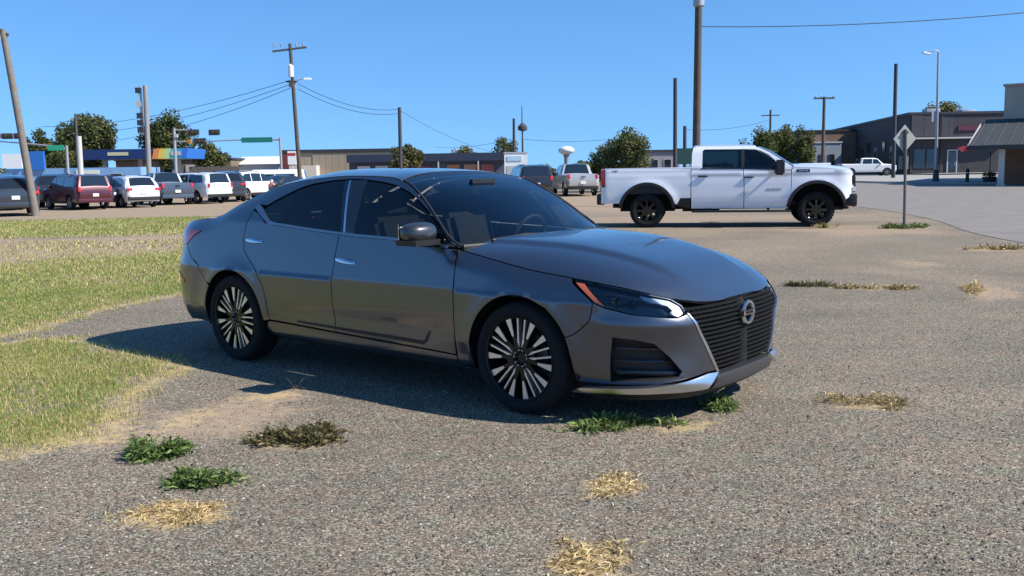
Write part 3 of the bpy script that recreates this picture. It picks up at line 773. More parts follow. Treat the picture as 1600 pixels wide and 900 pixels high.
def covers(P):
    g = np.maximum(sd(P+.10*np.stack([np.sin(P[:, 1]*9+P[:, 0]*4), np.sin(P[:, 0]*8-P[:, 1]*5)], 1), GRASS_A, .30), sd(P+.09*np.stack([np.sin(P[:, 1]*11+P[:, 0]*5), np.sin(P[:, 0]*10-P[:, 1]*6)], 1), GRASS_B, .24))
    # dry bare belt and a wheel track crossing the far grass
    belt = sd(P+.5*np.stack([np.sin(P[:, 1]*1.3), np.sin(P[:, 0]*1.1+.6)], 1), BELT, 1.3)*.92
    trk = np.exp(-((P[:, 1]-22.4-.12*np.sin(P[:, 0]*1.7))/.75)**4)*sstep(-6.0, -9.0, P[:, 0])
    lot = sstep(33.0, 35.0, P[:, 1]-.06*(P[:, 0]+15))*sstep(2, -1, P[:, 0])
    q1 = np.sin(P[:, 0]*3.1+2.3*np.sin(P[:, 1]*1.9)+.7)*np.sin(P[:, 1]*2.7+1.9*np.sin(P[:, 0]*2.2+1.1)); q2 = np.sin(P[:, 0]*7.3+3*np.sin(P[:, 1]*5.1))*np.sin(P[:, 1]*6.7+2.4*np.sin(P[:, 0]*4.9))
    g = g*(1-.70*belt)*(1-trk)*(1-lot)*np.clip(.80+.30*q1+.18*q2, .25, 1)
    ed = np.minimum(pdist(P, GRASS_A), pdist(P, GRASS_B))
    st = np.maximum(blobs(P, STRAW), .75*np.exp(-(ed/.16)**2)*(P[:, 1] < 14))
    wob = .5+.5*np.sin(P[:, 0]*.8+1.7*np.sin(P[:, 1]*.5))*np.sin(P[:, 1]*.6+1.1*np.sin(P[:, 0]*.45))
    tan_ = sstep(6.5, 15, P[:, 1])*sstep(-2, 1.5, P[:, 0])*(.22+.34*wob)
    dt = np.maximum(np.maximum(blobs(P, DIRT), tan_), np.maximum(.95*belt*(sd(P, GRASS_A, .4)), .8*lot))
    return g, st, dt
def axis(lo, d0, d1, hi, step, grow):
    c = list(np.arange(d0, d1, step)); s_ = step; x = d1; up = []
    while x < hi: up.append(x); s_ *= grow; x += s_
    up.append(hi); s_ = step; x = d0; dn = []
    while x > lo: s_ *= grow; x -= s_; dn.append(max(x, lo))
    return np.array(dn[::-1]+c+up)
gx = axis(-900, -6.0, 6.0, 900, .06, 1.055); gy = axis(-60, 2.6, 12.5, 2500, .06, 1.05)
GX, GY = np.meshgrid(gx, gy, indexing='ij'); PP = np.stack([GX.ravel(), GY.ravel()], 1)
cg, cs, cd = covers(PP)
far = sstep(36, 60, PP[:, 1])
und = .012*np.sin(PP[:, 0]*.9+1.3)*np.sin(PP[:, 1]*.7)*sstep(40, 10, PP[:, 1])*0
zz_ = zg(PP[:, 0], PP[:, 1])+.018*cg*sstep(60, 20, PP[:, 1])
GV = np.concatenate([PP, zz_[:, None]], 1)
a_, b_ = GX.shape
ii, jj = np.meshgrid(np.arange(a_-1), np.arange(b_-1), indexing='ij'); base = (ii*b_+jj).ravel()
GF = np.stack([base, base+b_, base+b_+1, base+1], 1).astype(np.int32)
me = bpy.data.meshes.new('ground'); me.vertices.add(len(GV)); me.vertices.foreach_set('co', GV.astype(np.float32).ravel())
me.loops.add(GF.size); me.loops.foreach_set('vertex_index', GF.ravel()); me.polygons.add(len(GF)); me.polygons.foreach_set('loop_start', np.arange(0, GF.size, 4, dtype=np.int32))
me.update(calc_edges=True)
at = me.color_attributes.new('cover', 'FLOAT_COLOR', 'POINT'); at.data.foreach_set('color', np.stack([cg, cs, cd, np.ones_like(cg)], 1).astype(np.float32).ravel())
me.polygons.foreach_set('use_smooth', [True]*len(me.polygons))

m, n, l, bsdf = nodemat('chip_seal_and_soil')
def N(t, **kw):
    q = n.new(t)
    for k, v_ in kw.items():
        if k in q.inputs: q.inputs[k].default_value = v_
        else: setattr(q, k, v_)
    return q
def ramp(stops, src):
    r = n.new('ShaderNodeValToRGB'); e = r.color_ramp.elements
    while len(e) < len(stops): e.new(.5)
    for i, (p_, c_) in enumerate(stops): e[i].position = p_; e[i].color = (*c_, 1) if hasattr(c_, '__len__') else (c_, c_, c_, 1)
    l.new(src, r.inputs['Fac']); return r
def mixc(f_, a, b):
    q = n.new('ShaderNodeMix'); q.data_type = 'RGBA'
    if hasattr(f_, 'links'): l.new(f_, q.inputs[0])
    else: q.inputs[0].default_value = f_
    for s_, v_ in ((6, a), (7, b)):
        if hasattr(v_, 'links'): l.new(v_, q.inputs[s_])
        else: q.inputs[s_].default_value = (*v_, 1)
    return q.outputs[2]
tc = n.new('ShaderNodeTexCoord'); obj_c = tc.outputs['Object']
vo = N('ShaderNodeTexVoronoi', Scale=125.0); l.new(obj_c, vo.inputs['Vector'])
vo2 = N('ShaderNodeTexVoronoi', Scale=240.0); l.new(obj_c, vo2.inputs['Vector'])
sep = n.new('ShaderNodeSeparateColor'); l.new(vo.outputs['Color'], sep.inputs[0])
sep2 = n.new('ShaderNodeSeparateColor'); l.new(vo2.outputs['Color'], sep2.inputs[0])
stone = ramp([(0, (.022, .021, .019)), (.20, (.060, .056, .049)), (.40, (.125, .116, .098)), (.56, (.185, .16, .125)), (.70, (.23, .175, .145)), (.84, (.29, .262, .22)), (1, (.50, .465, .41))], sep.outputs[0])
stone.color_ramp.interpolation = 'LINEAR'
fine = ramp([(0, (.05, .045, .04)), (.5, (.135, .116, .097)), (.8, (.21, .178, .145)), (1, (.36, .32, .28))], sep2.outputs[0])
chips = mixc(.30, stone.outputs['Color'], fine.outputs['Color'])
big = N('ShaderNodeTexNoise', Scale=.55, Detail=6.0, Roughness=.6); l.new(obj_c, big.inputs['Vector'])
bigr = ramp([(.30, (.84, .82, .74)), (.5, (1.02, .99, .88)), (.70, (1.22, 1.14, .99))], big.outputs['Fac'])
mul = n.new('ShaderNodeMix'); mul.data_type = 'RGBA'; mul.blend_type = 'MULTIPLY'; mul.inputs[0].default_value = 1.0
l.new(chips, mul.inputs[6]); l.new(bigr.outputs['Color'], mul.inputs[7]); chips = mul.outputs[2]
# faint reddish and greenish blotches of mixed aggregate
hue_n = N('ShaderNodeTexNoise', Scale=5.5, Detail=4.0, Roughness=.6); l.new(obj_c, hue_n.inputs['Vector'])
hue_r = ramp([(.32, (.93, 1.02, .98)), (.5, (1, 1, 1)), (.68, (1.09, .98, .94))], hue_n.outputs['Fac'])
mul3 = n.new('ShaderNodeMix'); mul3.data_type = 'RGBA'; mul3.blend_type = 'MULTIPLY'; mul3.inputs[0].default_value = 1.0
l.new(chips, mul3.inputs[6]); l.new(hue_r.outputs['Color'], mul3.inputs[7]); chips = mul3.outputs[2]
# worn bands where tyres roll, and darker damp-looking stains
mp = n.new('ShaderNodeMapping'); mp.inputs['Rotation'].default_value = (0, 0, R_(32)); mp.inputs['Scale'].default_value = (.25, 1.6, 1); l.new(obj_c, mp.inputs['Vector'])
trk_n = N('ShaderNodeTexNoise', Scale=1.3, Detail=5.0, Roughness=.55); l.new(mp.outputs['Vector'], trk_n.inputs['Vector'])
trk_r = ramp([(.30, (.90, .90, .91)), (.5, (1, 1, 1)), (.70, (1.07, 1.06, 1.04))], trk_n.outputs['Fac'])
mul2 = n.new('ShaderNodeMix'); mul2.data_type = 'RGBA'; mul2.blend_type = 'MULTIPLY'; mul2.inputs[0].default_value = 1.0
l.new(chips, mul2.inputs[6]); l.new(trk_r.outputs['Color'], mul2.inputs[7]); chips = mul2.outputs[2]
att = N('ShaderNodeAttribute', attribute_name='cover'); sc3 = n.new('ShaderNodeSeparateColor'); l.new(att.outputs['Color'], sc3.inputs[0])
nz = N('ShaderNodeTexNoise', Scale=14.0, Detail=8.0, Roughness=.7); l.new(obj_c, nz.inputs['Vector'])
nz2 = N('ShaderNodeTexNoise', Scale=95.0, Detail=4.0, Roughness=.7); l.new(obj_c, nz2.inputs['Vector'])
nzs = N('ShaderNodeMath', operation='MULTIPLY_ADD'); l.new(nz2.outputs['Fac'], nzs.inputs[0]); nzs.inputs[1].default_value = 1.5
nzh = N('ShaderNodeMath', operation='MULTIPLY_ADD'); l.new(nz.outputs['Fac'], nzh.inputs[0]); nzh.inputs[1].default_value = 1.3; nzh.inputs[2].default_value = -.9; l.new(nzh.outputs[0], nzs.inputs[2])
def mask(src, lo=-.12, hi=.12, gain=1.0):
    s1 = N('ShaderNodeMath', operation='ADD'); l.new(src, s1.inputs[0]); l.new(nzs.outputs[0], s1.inputs[1])
    mr = n.new('ShaderNodeMapRange'); mr.interpolation_type = 'SMOOTHSTEP'; l.new(s1.outputs[0], mr.inputs['Value'])
    mr.inputs['From Min'].default_value = 1+lo; mr.inputs['From Max'].default_value = 1+hi; mr.inputs['To Max'].default_value = gain
    return mr.outputs['Result']
dirtc = ramp([(.3, (.27, .185, .115)), (.5, (.42, .30, .185)), (.7, (.54, .41, .27))], nz.outputs['Fac'])
dirtg = mixc(.35, dirtc.outputs['Color'], fine.outputs['Color'])
strawc = ramp([(.3, (.26, .175, .08)), (.5, (.44, .32, .155)), (.7, (.60, .46, .25))], nz2.outputs['Fac'])
soil = ramp([(.3, (.12, .105, .035)), (.5, (.22, .19, .07)), (.7, (.36, .29, .13))], nz.outputs['Fac'])
c1 = mixc(mask(sc3.outputs[2], -.2, .35, .85), chips, dirtg)
c2 = mixc(mask(sc3.outputs[0], -.08, .10), c1, soil.outputs['Color'])
c3 = mixc(mask(sc3.outputs[1], -.05, .45, .85), c2, strawc.outputs['Color'])
l.new(c3, bsdf.inputs['Base Color']); bsdf.inputs['Roughness'].default_value = .92; bsdf.inputs['Specular IOR Level'].default_value = .2
hgt = N('ShaderNodeMath', operation='SUBTRACT'); hgt.inputs[0].default_value = 1.0; l.new(vo.outputs['Distance'], hgt.inputs[1])
h2 = N('ShaderNodeMath', operation='MULTIPLY_ADD'); l.new(nz.outputs['Fac'], h2.inputs[0]); h2.inputs[1].default_value = .8; l.new(hgt.outputs[0], h2.inputs[2])
bp = N('ShaderNodeBump', Strength=.5, Distance=.006); l.new(h2.outputs[0], bp.inputs['Height']); l.new(bp.outputs['Normal'], bsdf.inputs['Normal'])
me.materials.append(m)
ground = bpy.data.objects.new('ground', me); COL.objects.link(ground); tag(ground, kind='structure')

# loose chippings lying on the lot
def pebbles(cnt):
    r = RNG; out = []
    Y = 2.7*(14/2.7)**r.random(cnt*2); X = (r.random(cnt*2)-.5)*2*(Y*.58+.3)
    P = np.stack([X, Y], 1); g, s_, d_ = covers(P); P = P[(g < .25)][:cnt]; k = len(P)
    sz = (.0028+.0050*r.random(k)**2.2)
    base = np.array([(1, 0, 0), (0, 1, 0), (-1, 0, 0), (0, -1, 0), (0, 0, 1.0), (0, 0, -.6)], float)
    Fi = [(0, 1, 4), (1, 2, 4), (2, 3, 4), (3, 0, 4)]
    a = r.random(k)*6.28; c, s2 = np.cos(a), np.sin(a)
    jit = 1+.5*(r.random((k, 6, 3))-.5); B = base[None]*jit*np.array([1.2, .9, .75])*sz[:, None, None]
    Q = np.stack([B[..., 0]*c[:, None]-B[..., 1]*s2[:, None]+P[:, :1], B[..., 0]*s2[:, None]+B[..., 1]*c[:, None]+P[:, 1:], B[..., 2]+.0015], -1)
    V = Q[:, Fi, :].reshape(-1, 3, 3)
    pal = np.array([(.24, .215, .185), (.17, .15, .125), (.10, .09, .08), (.21, .155, .13), (.38, .35, .31), (.06, .055, .05)]); C = pal[r.integers(0, 6, k)]*(.8+.4*r.random((k, 1)))
    return V, np.repeat(C, 4, 0)
V, C = pebbles(30000)
tag(soup('loose_gravel', V, C, attrmat('gravel_chips', .9)), 'loose grey, tan and pinkish gravel chips strewn over the lot', 'gravel', kind='stuff')

# ------------------------------------------------------------------ grass and weeds
M_blade = attrmat('grass_blades', .75, .25)
def blades(P, hgt, wid, col, lean=.6, z0=None, jitter=.35):
    """one thin triangle for each blade"""
    k = len(P); r = RNG
    a = r.random(k)*6.28; h = hgt*(.5+.9*r.random(k)) if np.isscalar(hgt) else hgt*(.6+.7*r.random(k))
    w = wid*(.7+.6*r.random(k)) if np.isscalar(wid) else wid
    la = r.random(k)*6.28; ln = lean*h*r.random(k)
    z = np.zeros(k) if z0 is None else z0
    b0 = np.stack([P[:, 0]-np.cos(a)*w/2, P[:, 1]-np.sin(a)*w/2, z], 1); b1 = np.stack([P[:, 0]+np.cos(a)*w/2, P[:, 1]+np.sin(a)*w/2, z], 1)
    tp = np.stack([P[:, 0]+np.cos(la)*ln, P[:, 1]+np.sin(la)*ln, z+h], 1)
    return np.stack([b0, b1, tp], 1), col*(1-jitter/2+jitter*r.random((k, 1)))
def pick(pal, k, wts):
    wts = np.array(wts, float); return np.array(pal)[RNG.choice(len(pal), k, p=wts/wts.sum())]
PAL = [(.11, .20, .03), (.17, .255, .045), (.29, .30, .085), (.44, .38, .16), (.56, .46, .25)]
def field(x0, x1, y0, y1, dens, hgt, wid):
    k = int((x1-x0)*(y1-y0)*dens); P = np.stack([x0+(x1-x0)*RNG.random(k), y0+(y1-y0)*RNG.random(k)], 1)
    vis = (P[:, 0] > -.62*P[:, 1]-.6); P = P[vis]; g, s_, d_ = covers(P)
    lowf = .5+.5*np.sin(P[:, 0]*2.1+3*np.sin(P[:, 1]*.9))*np.sin(P[:, 1]*1.7+2*np.sin(P[:, 0]*1.3))
    keep = RNG.random(len(P)) < np.clip(g*1.15-.15+.1*lowf, 0, 1)*(1-.55*s_); P = P[keep]; g = g[keep]; s_ = s_[keep]; lowf = lowf[keep]; d_ = d_[keep]
    dry = np.clip(.20+.75*s_+.50*(1-lowf)-.10+.6*(1-g)+.25*sstep(11, 16, P[:, 1])+.8*d_, 0, 1); u = RNG.random(len(P))
    C = np.where((u < dry)[:, None], pick(PAL, len(P), [0, 1, 3, 3, 2]), pick(PAL, len(P), [4, 5, 2, .4, 0]))
    return blades(P, hgt, wid, C, z0=zg(P[:, 0], P[:, 1])+.010)
parts_ = [field(-5.2, -1.9, 3.9, 8.6, 8500, .026, .0060), field(-6.8, -3.2, 8.2, 12.5, 4200, .030, .0090), field(-11, -1.5, 12.5, 18.5, 1300, .036, .016), field(-22, 0, 18.5, 34.5, 420, .045, .030)]
tag(soup('lawn_grass', np.concatenate([q[0] for q in parts_]), np.concatenate([q[1] for q in parts_]), M_blade), 'short patchy green and yellow grass left of the sedan', 'grass', kind='stuff')

def weed(name, x, y, rx, ry, hgt, cnt, pal, wts, label, cat='weeds', rot=0, leafw=.012, leafl=.05, grp=None, dome=True, parent=None, flat=False):
    """a clump of many small leaf blades leaning out of a low mound; origin at its middle on the ground"""
    r = RNG; k = cnt
    # several overlapping tufts of different size, thinning out at the edge
    nt = max(7, int(11+7*r.random())); ta = r.random(nt)*6.28; tq = np.sqrt(r.random(nt))*1.05; tr = .10+.42*r.random(nt)**1.6; th_ = .35+.75*r.random(nt)
    ti = r.choice(nt, k, p=tr/tr.sum()); ga = r.random(k)*6.28; gq = np.abs(r.normal(size=k))*.70
    px = (tq*np.cos(ta))[ti]*rx+np.cos(ga)*gq*tr[ti]*rx; py = (tq*np.sin(ta))[ti]*ry+np.sin(ga)*gq*tr[ti]*ry
    a = ga; hz = hgt*th_[ti]*np.clip(1-.75*gq, .05, 1)
    z = hz*r.random(k)**1.3 if dome else np.zeros(k)
    up_ = .05+.25*r.random(k) if flat else .15+.95*r.random(k)
    d = np.stack([np.cos(a)*.6+(r.random(k)-.5)*1.7, np.sin(a)*.6+(r.random(k)-.5)*1.7, up_], 1); d /= np.linalg.norm(d, axis=1)[:, None]
    L = leafl*(.4+1.1*r.random(k)**1.5); s_ = np.cross(d, r.normal(size=(k, 3))); s_ /= np.linalg.norm(s_, axis=1)[:, None]
    p = np.stack([px, py, z], 1); mid = p+d*(L*.5)[:, None]; tip = p+d*L[:, None]+np.array([0, 0, -1])*(L*.25)[:, None]; w = (leafw*(.6+.8*r.random(k)))[:, None]
    V = np.stack([p, mid+s_*w/2, tip, mid-s_*w/2], 1); V[..., 2] = np.maximum(V[..., 2], .002)
    C = pick(pal, k, wts)*(.75+.5*r.random((k, 1)))
    o = soup(name, V, C, M_blade); o.location = (x, y, 0); o.rotation_euler = (0, 0, R_(rot))
    tag(o, label, cat, grp)
    return o
GREEN = [(.07, .115, .03), (.12, .185, .05), (.185, .25, .075), (.28, .29, .12)]
OLIVE = [(.065, .06, .022), (.12, .105, .04), (.20, .165, .07), (.30, .24, .12)]
STR = [(.40, .28, .12), (.54, .40, .19), (.66, .52, .29), (.26, .20, .08)]
weed('weed_clump', -1.86, 4.74, .13, .12, .10, 1500, GREEN, [4, 5, 2, .5], 'dark green leafy weed clump at the corner of the near grass')
weed('weed_clump', -1.50, 4.31, .15, .12, .08, 1300, GREEN, [3, 5, 3, 1.2], 'green weed clump just above the straw-coloured patch, near bottom left')
weed('weed_clump', -1.20, 4.97, .21, .13, .075, 1700, OLIVE, [4, 4, 2, 1], 'long olive brown dried weed clump on the gravel before the sedan\'s doors', rot=6)
weed('weed_clump', .62, 5.14, .32, .10, .045, 1300, GREEN+STR[:1], [2, 5, 4, 2, 1], 'ragged green weeds in shade beneath the sedan\'s front bumper', rot=3, leafl=.06)
weed('weed_clump', 1.26, 5.53, .10, .10, .07, 900, GREEN, [1, 4, 5, 2], 'bright green sunlit weed clump at the sedan\'s front corner')
weed('dry_grass', -1.46, 3.88, .17, .15, .02, 1400, STR, [2, 4, 3, 1], 'straw-coloured dead grass patch below the green weeds, bottom left', 'dry grass', leafw=.005, leafl=.045, flat=True)
weed('dry_grass', .45, 4.15, .14, .15, .02, 900, STR, [2, 4, 3, 1], 'small round straw patch on the gravel in front of the sedan', 'dry grass', leafw=.005, leafl=.04, flat=True)
weed('dry_grass', .25, 3.30, .14, .22, .025, 1400, STR, [2, 4, 3, 1], 'straw patch cut by the bottom edge of the picture', 'dry grass', leafw=.005, leafl=.045, flat=True)
weed('dry_grass', 2.12, 5.55, .20, .17, .045, 1000, STR+OLIVE[1:3], [2, 3, 1, 1, 2, 2], 'low olive and straw tuft alone on the gravel right of the sedan', 'dry grass', leafw=.006, leafl=.05)
weed('dry_grass', 3.62, 11.25, .30, .08, .035, 500, OLIVE, [4, 4, 1, 0], 'dark brownish weed strip on the gravel beyond the sedan\'s nose', 'dry grass', leafw=.012, leafl=.08, rot=-15)
weed('dry_grass', 4.28, 10.95, .36, .12, .03, 600, STR+OLIVE[1:3], [2, 3, 1, 1, 2, 2], 'yellow straw strip next to the dark weed strip beyond the sedan', 'dry grass', leafw=.012, leafl=.08, rot=-15)
weed('dry_grass', 5.30, 10.7, .10, .5, .025, 500, STR, [2, 4, 2, 2], 'thin yellow grass line running towards the road at right', 'dry grass', leafw=.012, leafl=.07, rot=-20)
weed('dry_grass', 8.15, 15.85, .5, .16, .04, 500, STR+OLIVE[1:3], [2, 3, 1, 1, 2, 2], 'yellow grass fringe at the road edge, far right', 'dry grass', leafw=.02, leafl=.10)
weed('weed_clump', 9.08, 21.65, .40, .28, .10, 700, GREEN+OLIVE[1:3], [2, 4, 3, 1, 1, 1], 'green grass tuft round the foot of the diamond sign post', leafw=.022, leafl=.13)
weed('weed_clump', 7.45, 22.35, .26, .16, .10, 350, STR+GREEN[1:3], [2, 3, 1, 1, 2, 2], 'pale weed tuft under the white pickup\'s front wheel', leafw=.02, leafl=.10)
weed('weed_clump', -1.47, 6.22, .012, .01, .01, 34, STR+OLIVE[1:2], [2, 2, 1, 1, 2], 'tiny upright weed sprig at the edge of the sedan\'s shadow', leafw=.004, leafl=.10)
# ------------------------------------------------------------------ the white crew-cab pickup behind the sedan
TRK = empty('pickup_truck', (5.55, 23.99, 0), R_(-11.02), 'large white crew cab pickup truck with black wheels, parked behind the sedan', 'pickup truck')
M_white = paintmat('white_paint', (.74, .75, .77), 0, .35)
M_tglass = glassmat('pickup_glass', (.16, .20, .20))
M_trim = pm('black_trim', (.010, .010, .011), .5)
def t_side(x, z):
    x = np.asarray(x, float); z = np.asarray(z, float)
    y = .985+.02*sstep(.5, .8, z)-.02*sstep(1.05, 1.45, z)-.05*sstep(.62, .40, z)
    y = y-.30*np.maximum(z-1.45, 0)-.03*np.clip((z-1.80)/.18, 0, 1.2)**2
    y = y+.012*np.exp(-((z-1.30)/.04)**2)*sstep(-3.2, -2.9, x)
    for cx in (2.018, -2.018):
        rho = np.hypot(x-cx, z-.42); y = y+.03*np.exp(-((rho-.66)/.12)**2)*sstep(.3, .6, z)*sstep(1.35, 1.15, z)
    y = y-.20*np.clip((x-2.50)/.45, 0, 1.1)**2.4-.05*np.clip((-3.0-x)/.2, 0, 1.2)**2
    return y
def t_lift(x, z): 
    x = np.asarray(x, float); z = np.asarray(z, float)
    return np.stack([x, -t_side(x, z), z+0*x], -1)
def trk_side(name, poly, mat, h=.09, holes=(), gap=.006, off=0.0, flange=.03, parent=TRK):
    d = panel_data(poly, t_lift, h, holes, gap, off, flange)
    o = obj_from(name, d, mat, parent); obj_from(name, mirror_y(d), mat, parent)
    return o
RA, FA = -2.018, 2.018
bed = [(-3.16, .60), (-2.665, .60)] + arc(RA, .42, .665, 164, 16, 26) + [(-1.37, .60), (-1.28, .56), (-1.20, .72), (-.95, .72), (-.95, 1.455), (-3.05, 1.470), (-3.05, 1.03), (-3.16, 1.00)]
trk_side('bed_side', bed, M_white)
trk_side('step_notch', [(-1.27, .57), (-1.19, .71), (-.96, .71), (-.96, .46), (-1.27, .50)], M_trim, off=-.03)
rdoor = [(-.94, .46), (.32, .45), (.32, 1.00), (.30, 1.415), (-.94, 1.43)]
trk_side('rear_door', rdoor, M_white)
fdoor = [(.325, .45), (1.36, .44), (1.40, .70), (1.43, 1.0), (1.42, 1.36), (1.25, 1.375), (.305, 1.415), (.325, 1.0)]
trk_side('front_door', fdoor, M_white)
fen = [(1.37, .60), (1.43, 1.0), (1.425, 1.36), (1.46, 1.45), (1.80, 1.435), (2.3, 1.405), (2.62, 1.37), (2.80, 1.32), (2.86, 1.24), (2.88, .78), (2.70, .66)] + [(2.66, .60)] + arc(FA, .42, .665, 16, 164, 26)
trk_side('front_fender', fen, M_white)
up_out = [(-.94, 1.435), (.30, 1.42), (1.25, 1.38), (1.42, 1.365), (1.46, 1.455), (1.22, 1.62), (.92, 1.815), (.66, 1.935), (.50, 1.972), (-.80, 1.985), (-.90, 1.95), (-.93, 1.80)]
w_r = [(-.68, 1.455), (.255, 1.43), (.255, 1.895), (-.62, 1.905), (-.67, 1.87)]
w_f = [(.325, 1.428), (1.14, 1.39), (1.12, 1.50), (1.04, 1.62), (.90, 1.745), (.72, 1.845), (.58, 1.885), (.325, 1.895)]
trk_side('cab_frame', up_out, M_white, h=.07, holes=[w_r, w_f])
trk_side('rear_side_window', w_r, M_tglass, gap=-.004, off=-.012, flange=0)
trk_side('front_side_window', w_f, M_tglass, gap=-.004, off=-.012, flange=0)
trk_side('window_trim', [(-.70, 1.432), (.3, 1.412), (1.17, 1.372), (1.17, 1.390), (.3, 1.430), (-.70, 1.452)], M_trim, gap=0, off=.008, flange=.01)
trk_side('centre_pillar', [(.255, 1.43), (.325, 1.43), (.325, 1.895), (.255, 1.895)], M_trim, gap=-.002, off=.002, flange=.01)
for cx, nm in ((RA, 'rear_wheel_flare'), (FA, 'front_wheel_flare')):
    fl = arc(cx, .42, .700, 6, 174, 30) + arc(cx, .42, .628, 172, 8, 30)
    trk_side(nm, fl, M_trim, h=.06, gap=0, off=.028, flange=.05)
# tops
def trow(xz, inset_=.0):
    return [(x, -float(t_side(x, z))+inset_, z) for x, z in xz]
def tstrip(name, line, mat, crown=.03, m=13, p=2.4, thick=.02, bow=0.0, yo=.0):
    P = []
    for x, z in line:
        ye = float(t_side(x, z))-yo
        P.append([(x+bow*(1-abs(s_)**2), s_*ye, z+crown*(1-abs(s_)**p)) for s_ in np.linspace(-1, 1, m)])
    return grid_panel(name, P, mat, TRK, thick)
tstrip('roof', [(x, z) for x, z in [(.60, 1.955), (.50, 1.974), (.2, 1.982), (-.3, 1.986), (-.80, 1.986), (-.89, 1.955)]], M_white, .045)
tstrip('windscreen', [(1.50, 1.445), (1.22, 1.63), (.92, 1.825), (.64, 1.945)], M_tglass, .02, bow=.10, thick=0, yo=.03)
tstrip('rear_window', [(-.90, 1.94), (-.935, 1.70), (-.945, 1.45)], M_tglass, .0, thick=0, yo=.10)
box('cab_back', (-.93, 0, 1.10), (.03, 1.86, .72), M_white, TRK)
tstrip('hood', [(1.47, 1.452), (1.8, 1.438), (2.3, 1.408), (2.62, 1.373), (2.80, 1.322), (2.855, 1.26)], M_white, .075, bow=.06, thick=.03)
box('hood_scoop', (2.05, 0, 1.505), (.75, .55, .05), M_white, TRK, bev=.02)
box('bed_floor', (-2.05, 0, .84), (2.15, 1.60, .04), M_trim, TRK)
for s_ in (-1, 1):
    box('bed_inner_wall', (-2.05, s_*.90, 1.14), (2.16, .05, .60), M_trim, TRK)
    box('bed_rail', (-2.0, s_*.945, 1.468), (2.12, .075, .022), M_trim if False else M_white, TRK, bev=.008)
box('bed_front_wall', (-.99, 0, 1.16), (.04, 1.82, .58), M_white, TRK)
tg = box('tailgate', (-3.13, 0, 1.13), (.07, 1.74, .66), M_white, TRK, bev=.02)
box('tailgate_handle', (-3.172, 0, 1.35), (.02, .26, .08), M_trim, tg)
rbp = box('rear_bumper', (-3.17, 0, .71), (.20, 1.90, .27), M_trim, TRK, bev=.04)
box('rear_plate', (-3.28, .0, .72), (.01, .31, .155), M_plate, rbp)
for s_ in (-1, 1):
    box('taillight', (-3.105, s_*.915, 1.255), (.115, .10, .40), M_red, TRK, bev=.02)
    # front lamps
    hl = box('headlight', (2.86, s_*.80, 1.12), (.10, .22, .22), M_trim, TRK, bev=.02)
    box('lamp_strip', (2.895, s_*.80, 1.20), (.06, .20, .035), M_white_lamp, hl)
    box('lamp_strip', (2.885, s_*.83, .90), (.08, .18, .10), M_white_lamp, hl)
    MB().box((1.13, s_*1.22, 1.44), (.22, .24, .36)).build('side_mirror', M_trim, TRK); mm = TRK.children[-1]
    mo = [o for o in TRK.children if o.name.startswith('side_mirror')][-1]
    bm = bmesh.new(); bm.from_mesh(mo.data); bmesh.ops.bevel(bm, geom=list(bm.edges), offset=.035, segments=2, affect='EDGES'); bm.to_mesh(mo.data); bm.free()
    MB().tube([(1.14, s_*.98, 1.42), (1.14, s_*1.15, 1.43)], .03, 8).build('mirror_arm', M_trim, mo)
    box('running_board', (.25, s_*1.00, .395), (2.35, .16, .05), M_trim, TRK, bev=.015)
    for bxp in (-.5, .9): MB().box((bxp, s_*.93, .44), (.06, .14, .06)).build('board_bracket', M_trim, TRK)
    for x0, z0 in ((-.66, 1.25), (.43, 1.215)):
        box('door_handle', (x0, s_*(float(t_side(x0, z0))+.022), z0), (.23, .035, .035), M_trim, TRK, bev=.012)
    rx = R_(90); rz = 0 if s_ < 0 else math.pi
    text('door_lettering', 'SILVERADO', .07, (1.03, s_*(float(t_side(1.03, .92))+.004), .92), (rx, 0, rz), pm('badge_grey', (.22, .23, .24), .5), TRK, .002)
    hb = box('hood_badge', (1.70, s_*(float(t_side(1.7, 1.35))+.004), 1.352), (.30, .012, .075), M_trim, TRK)
    text('badge_lettering', '2500 HD', .06, (1.70, s_*(float(t_side(1.7, 1.35))+.012), 1.352), (rx, 0, rz), M_chrome, hb, .002)
    text('bed_lettering', 'HD', .09, (-2.80, s_*(float(t_side(-2.8, 1.40))+.003), 1.405), (rx, 0, rz), pm('grey_decal', (.18, .19, .2), .5), TRK, .002)
gl = MB().box((2.90, 0, 1.05), (.08, 1.42, .46)).build('grille', M_trim, TRK)
for z in np.linspace(.90, 1.22, 5): MB().box((2.945, 0, z), (.02, 1.36, .022)).build('grille_bar', M_gloss, gl)
text('grille_lettering', 'CHEVROLET', .11, (2.962, 0, 1.14), (R_(90), 0, R_(90)), M_chrome, gl, .004)
fb = box('front_bumper', (2.84, 0, .64), (.24, 1.90, .30), M_trim, TRK, bev=.05)
for s_ in (-1, 1): box('tow_hook', (2.96, s_*.45, .50), (.08, .04, .09), M_red, fb)
box('skid_plate', (2.62, 0, .44), (.40, 1.2, .05), M_trim, TRK)
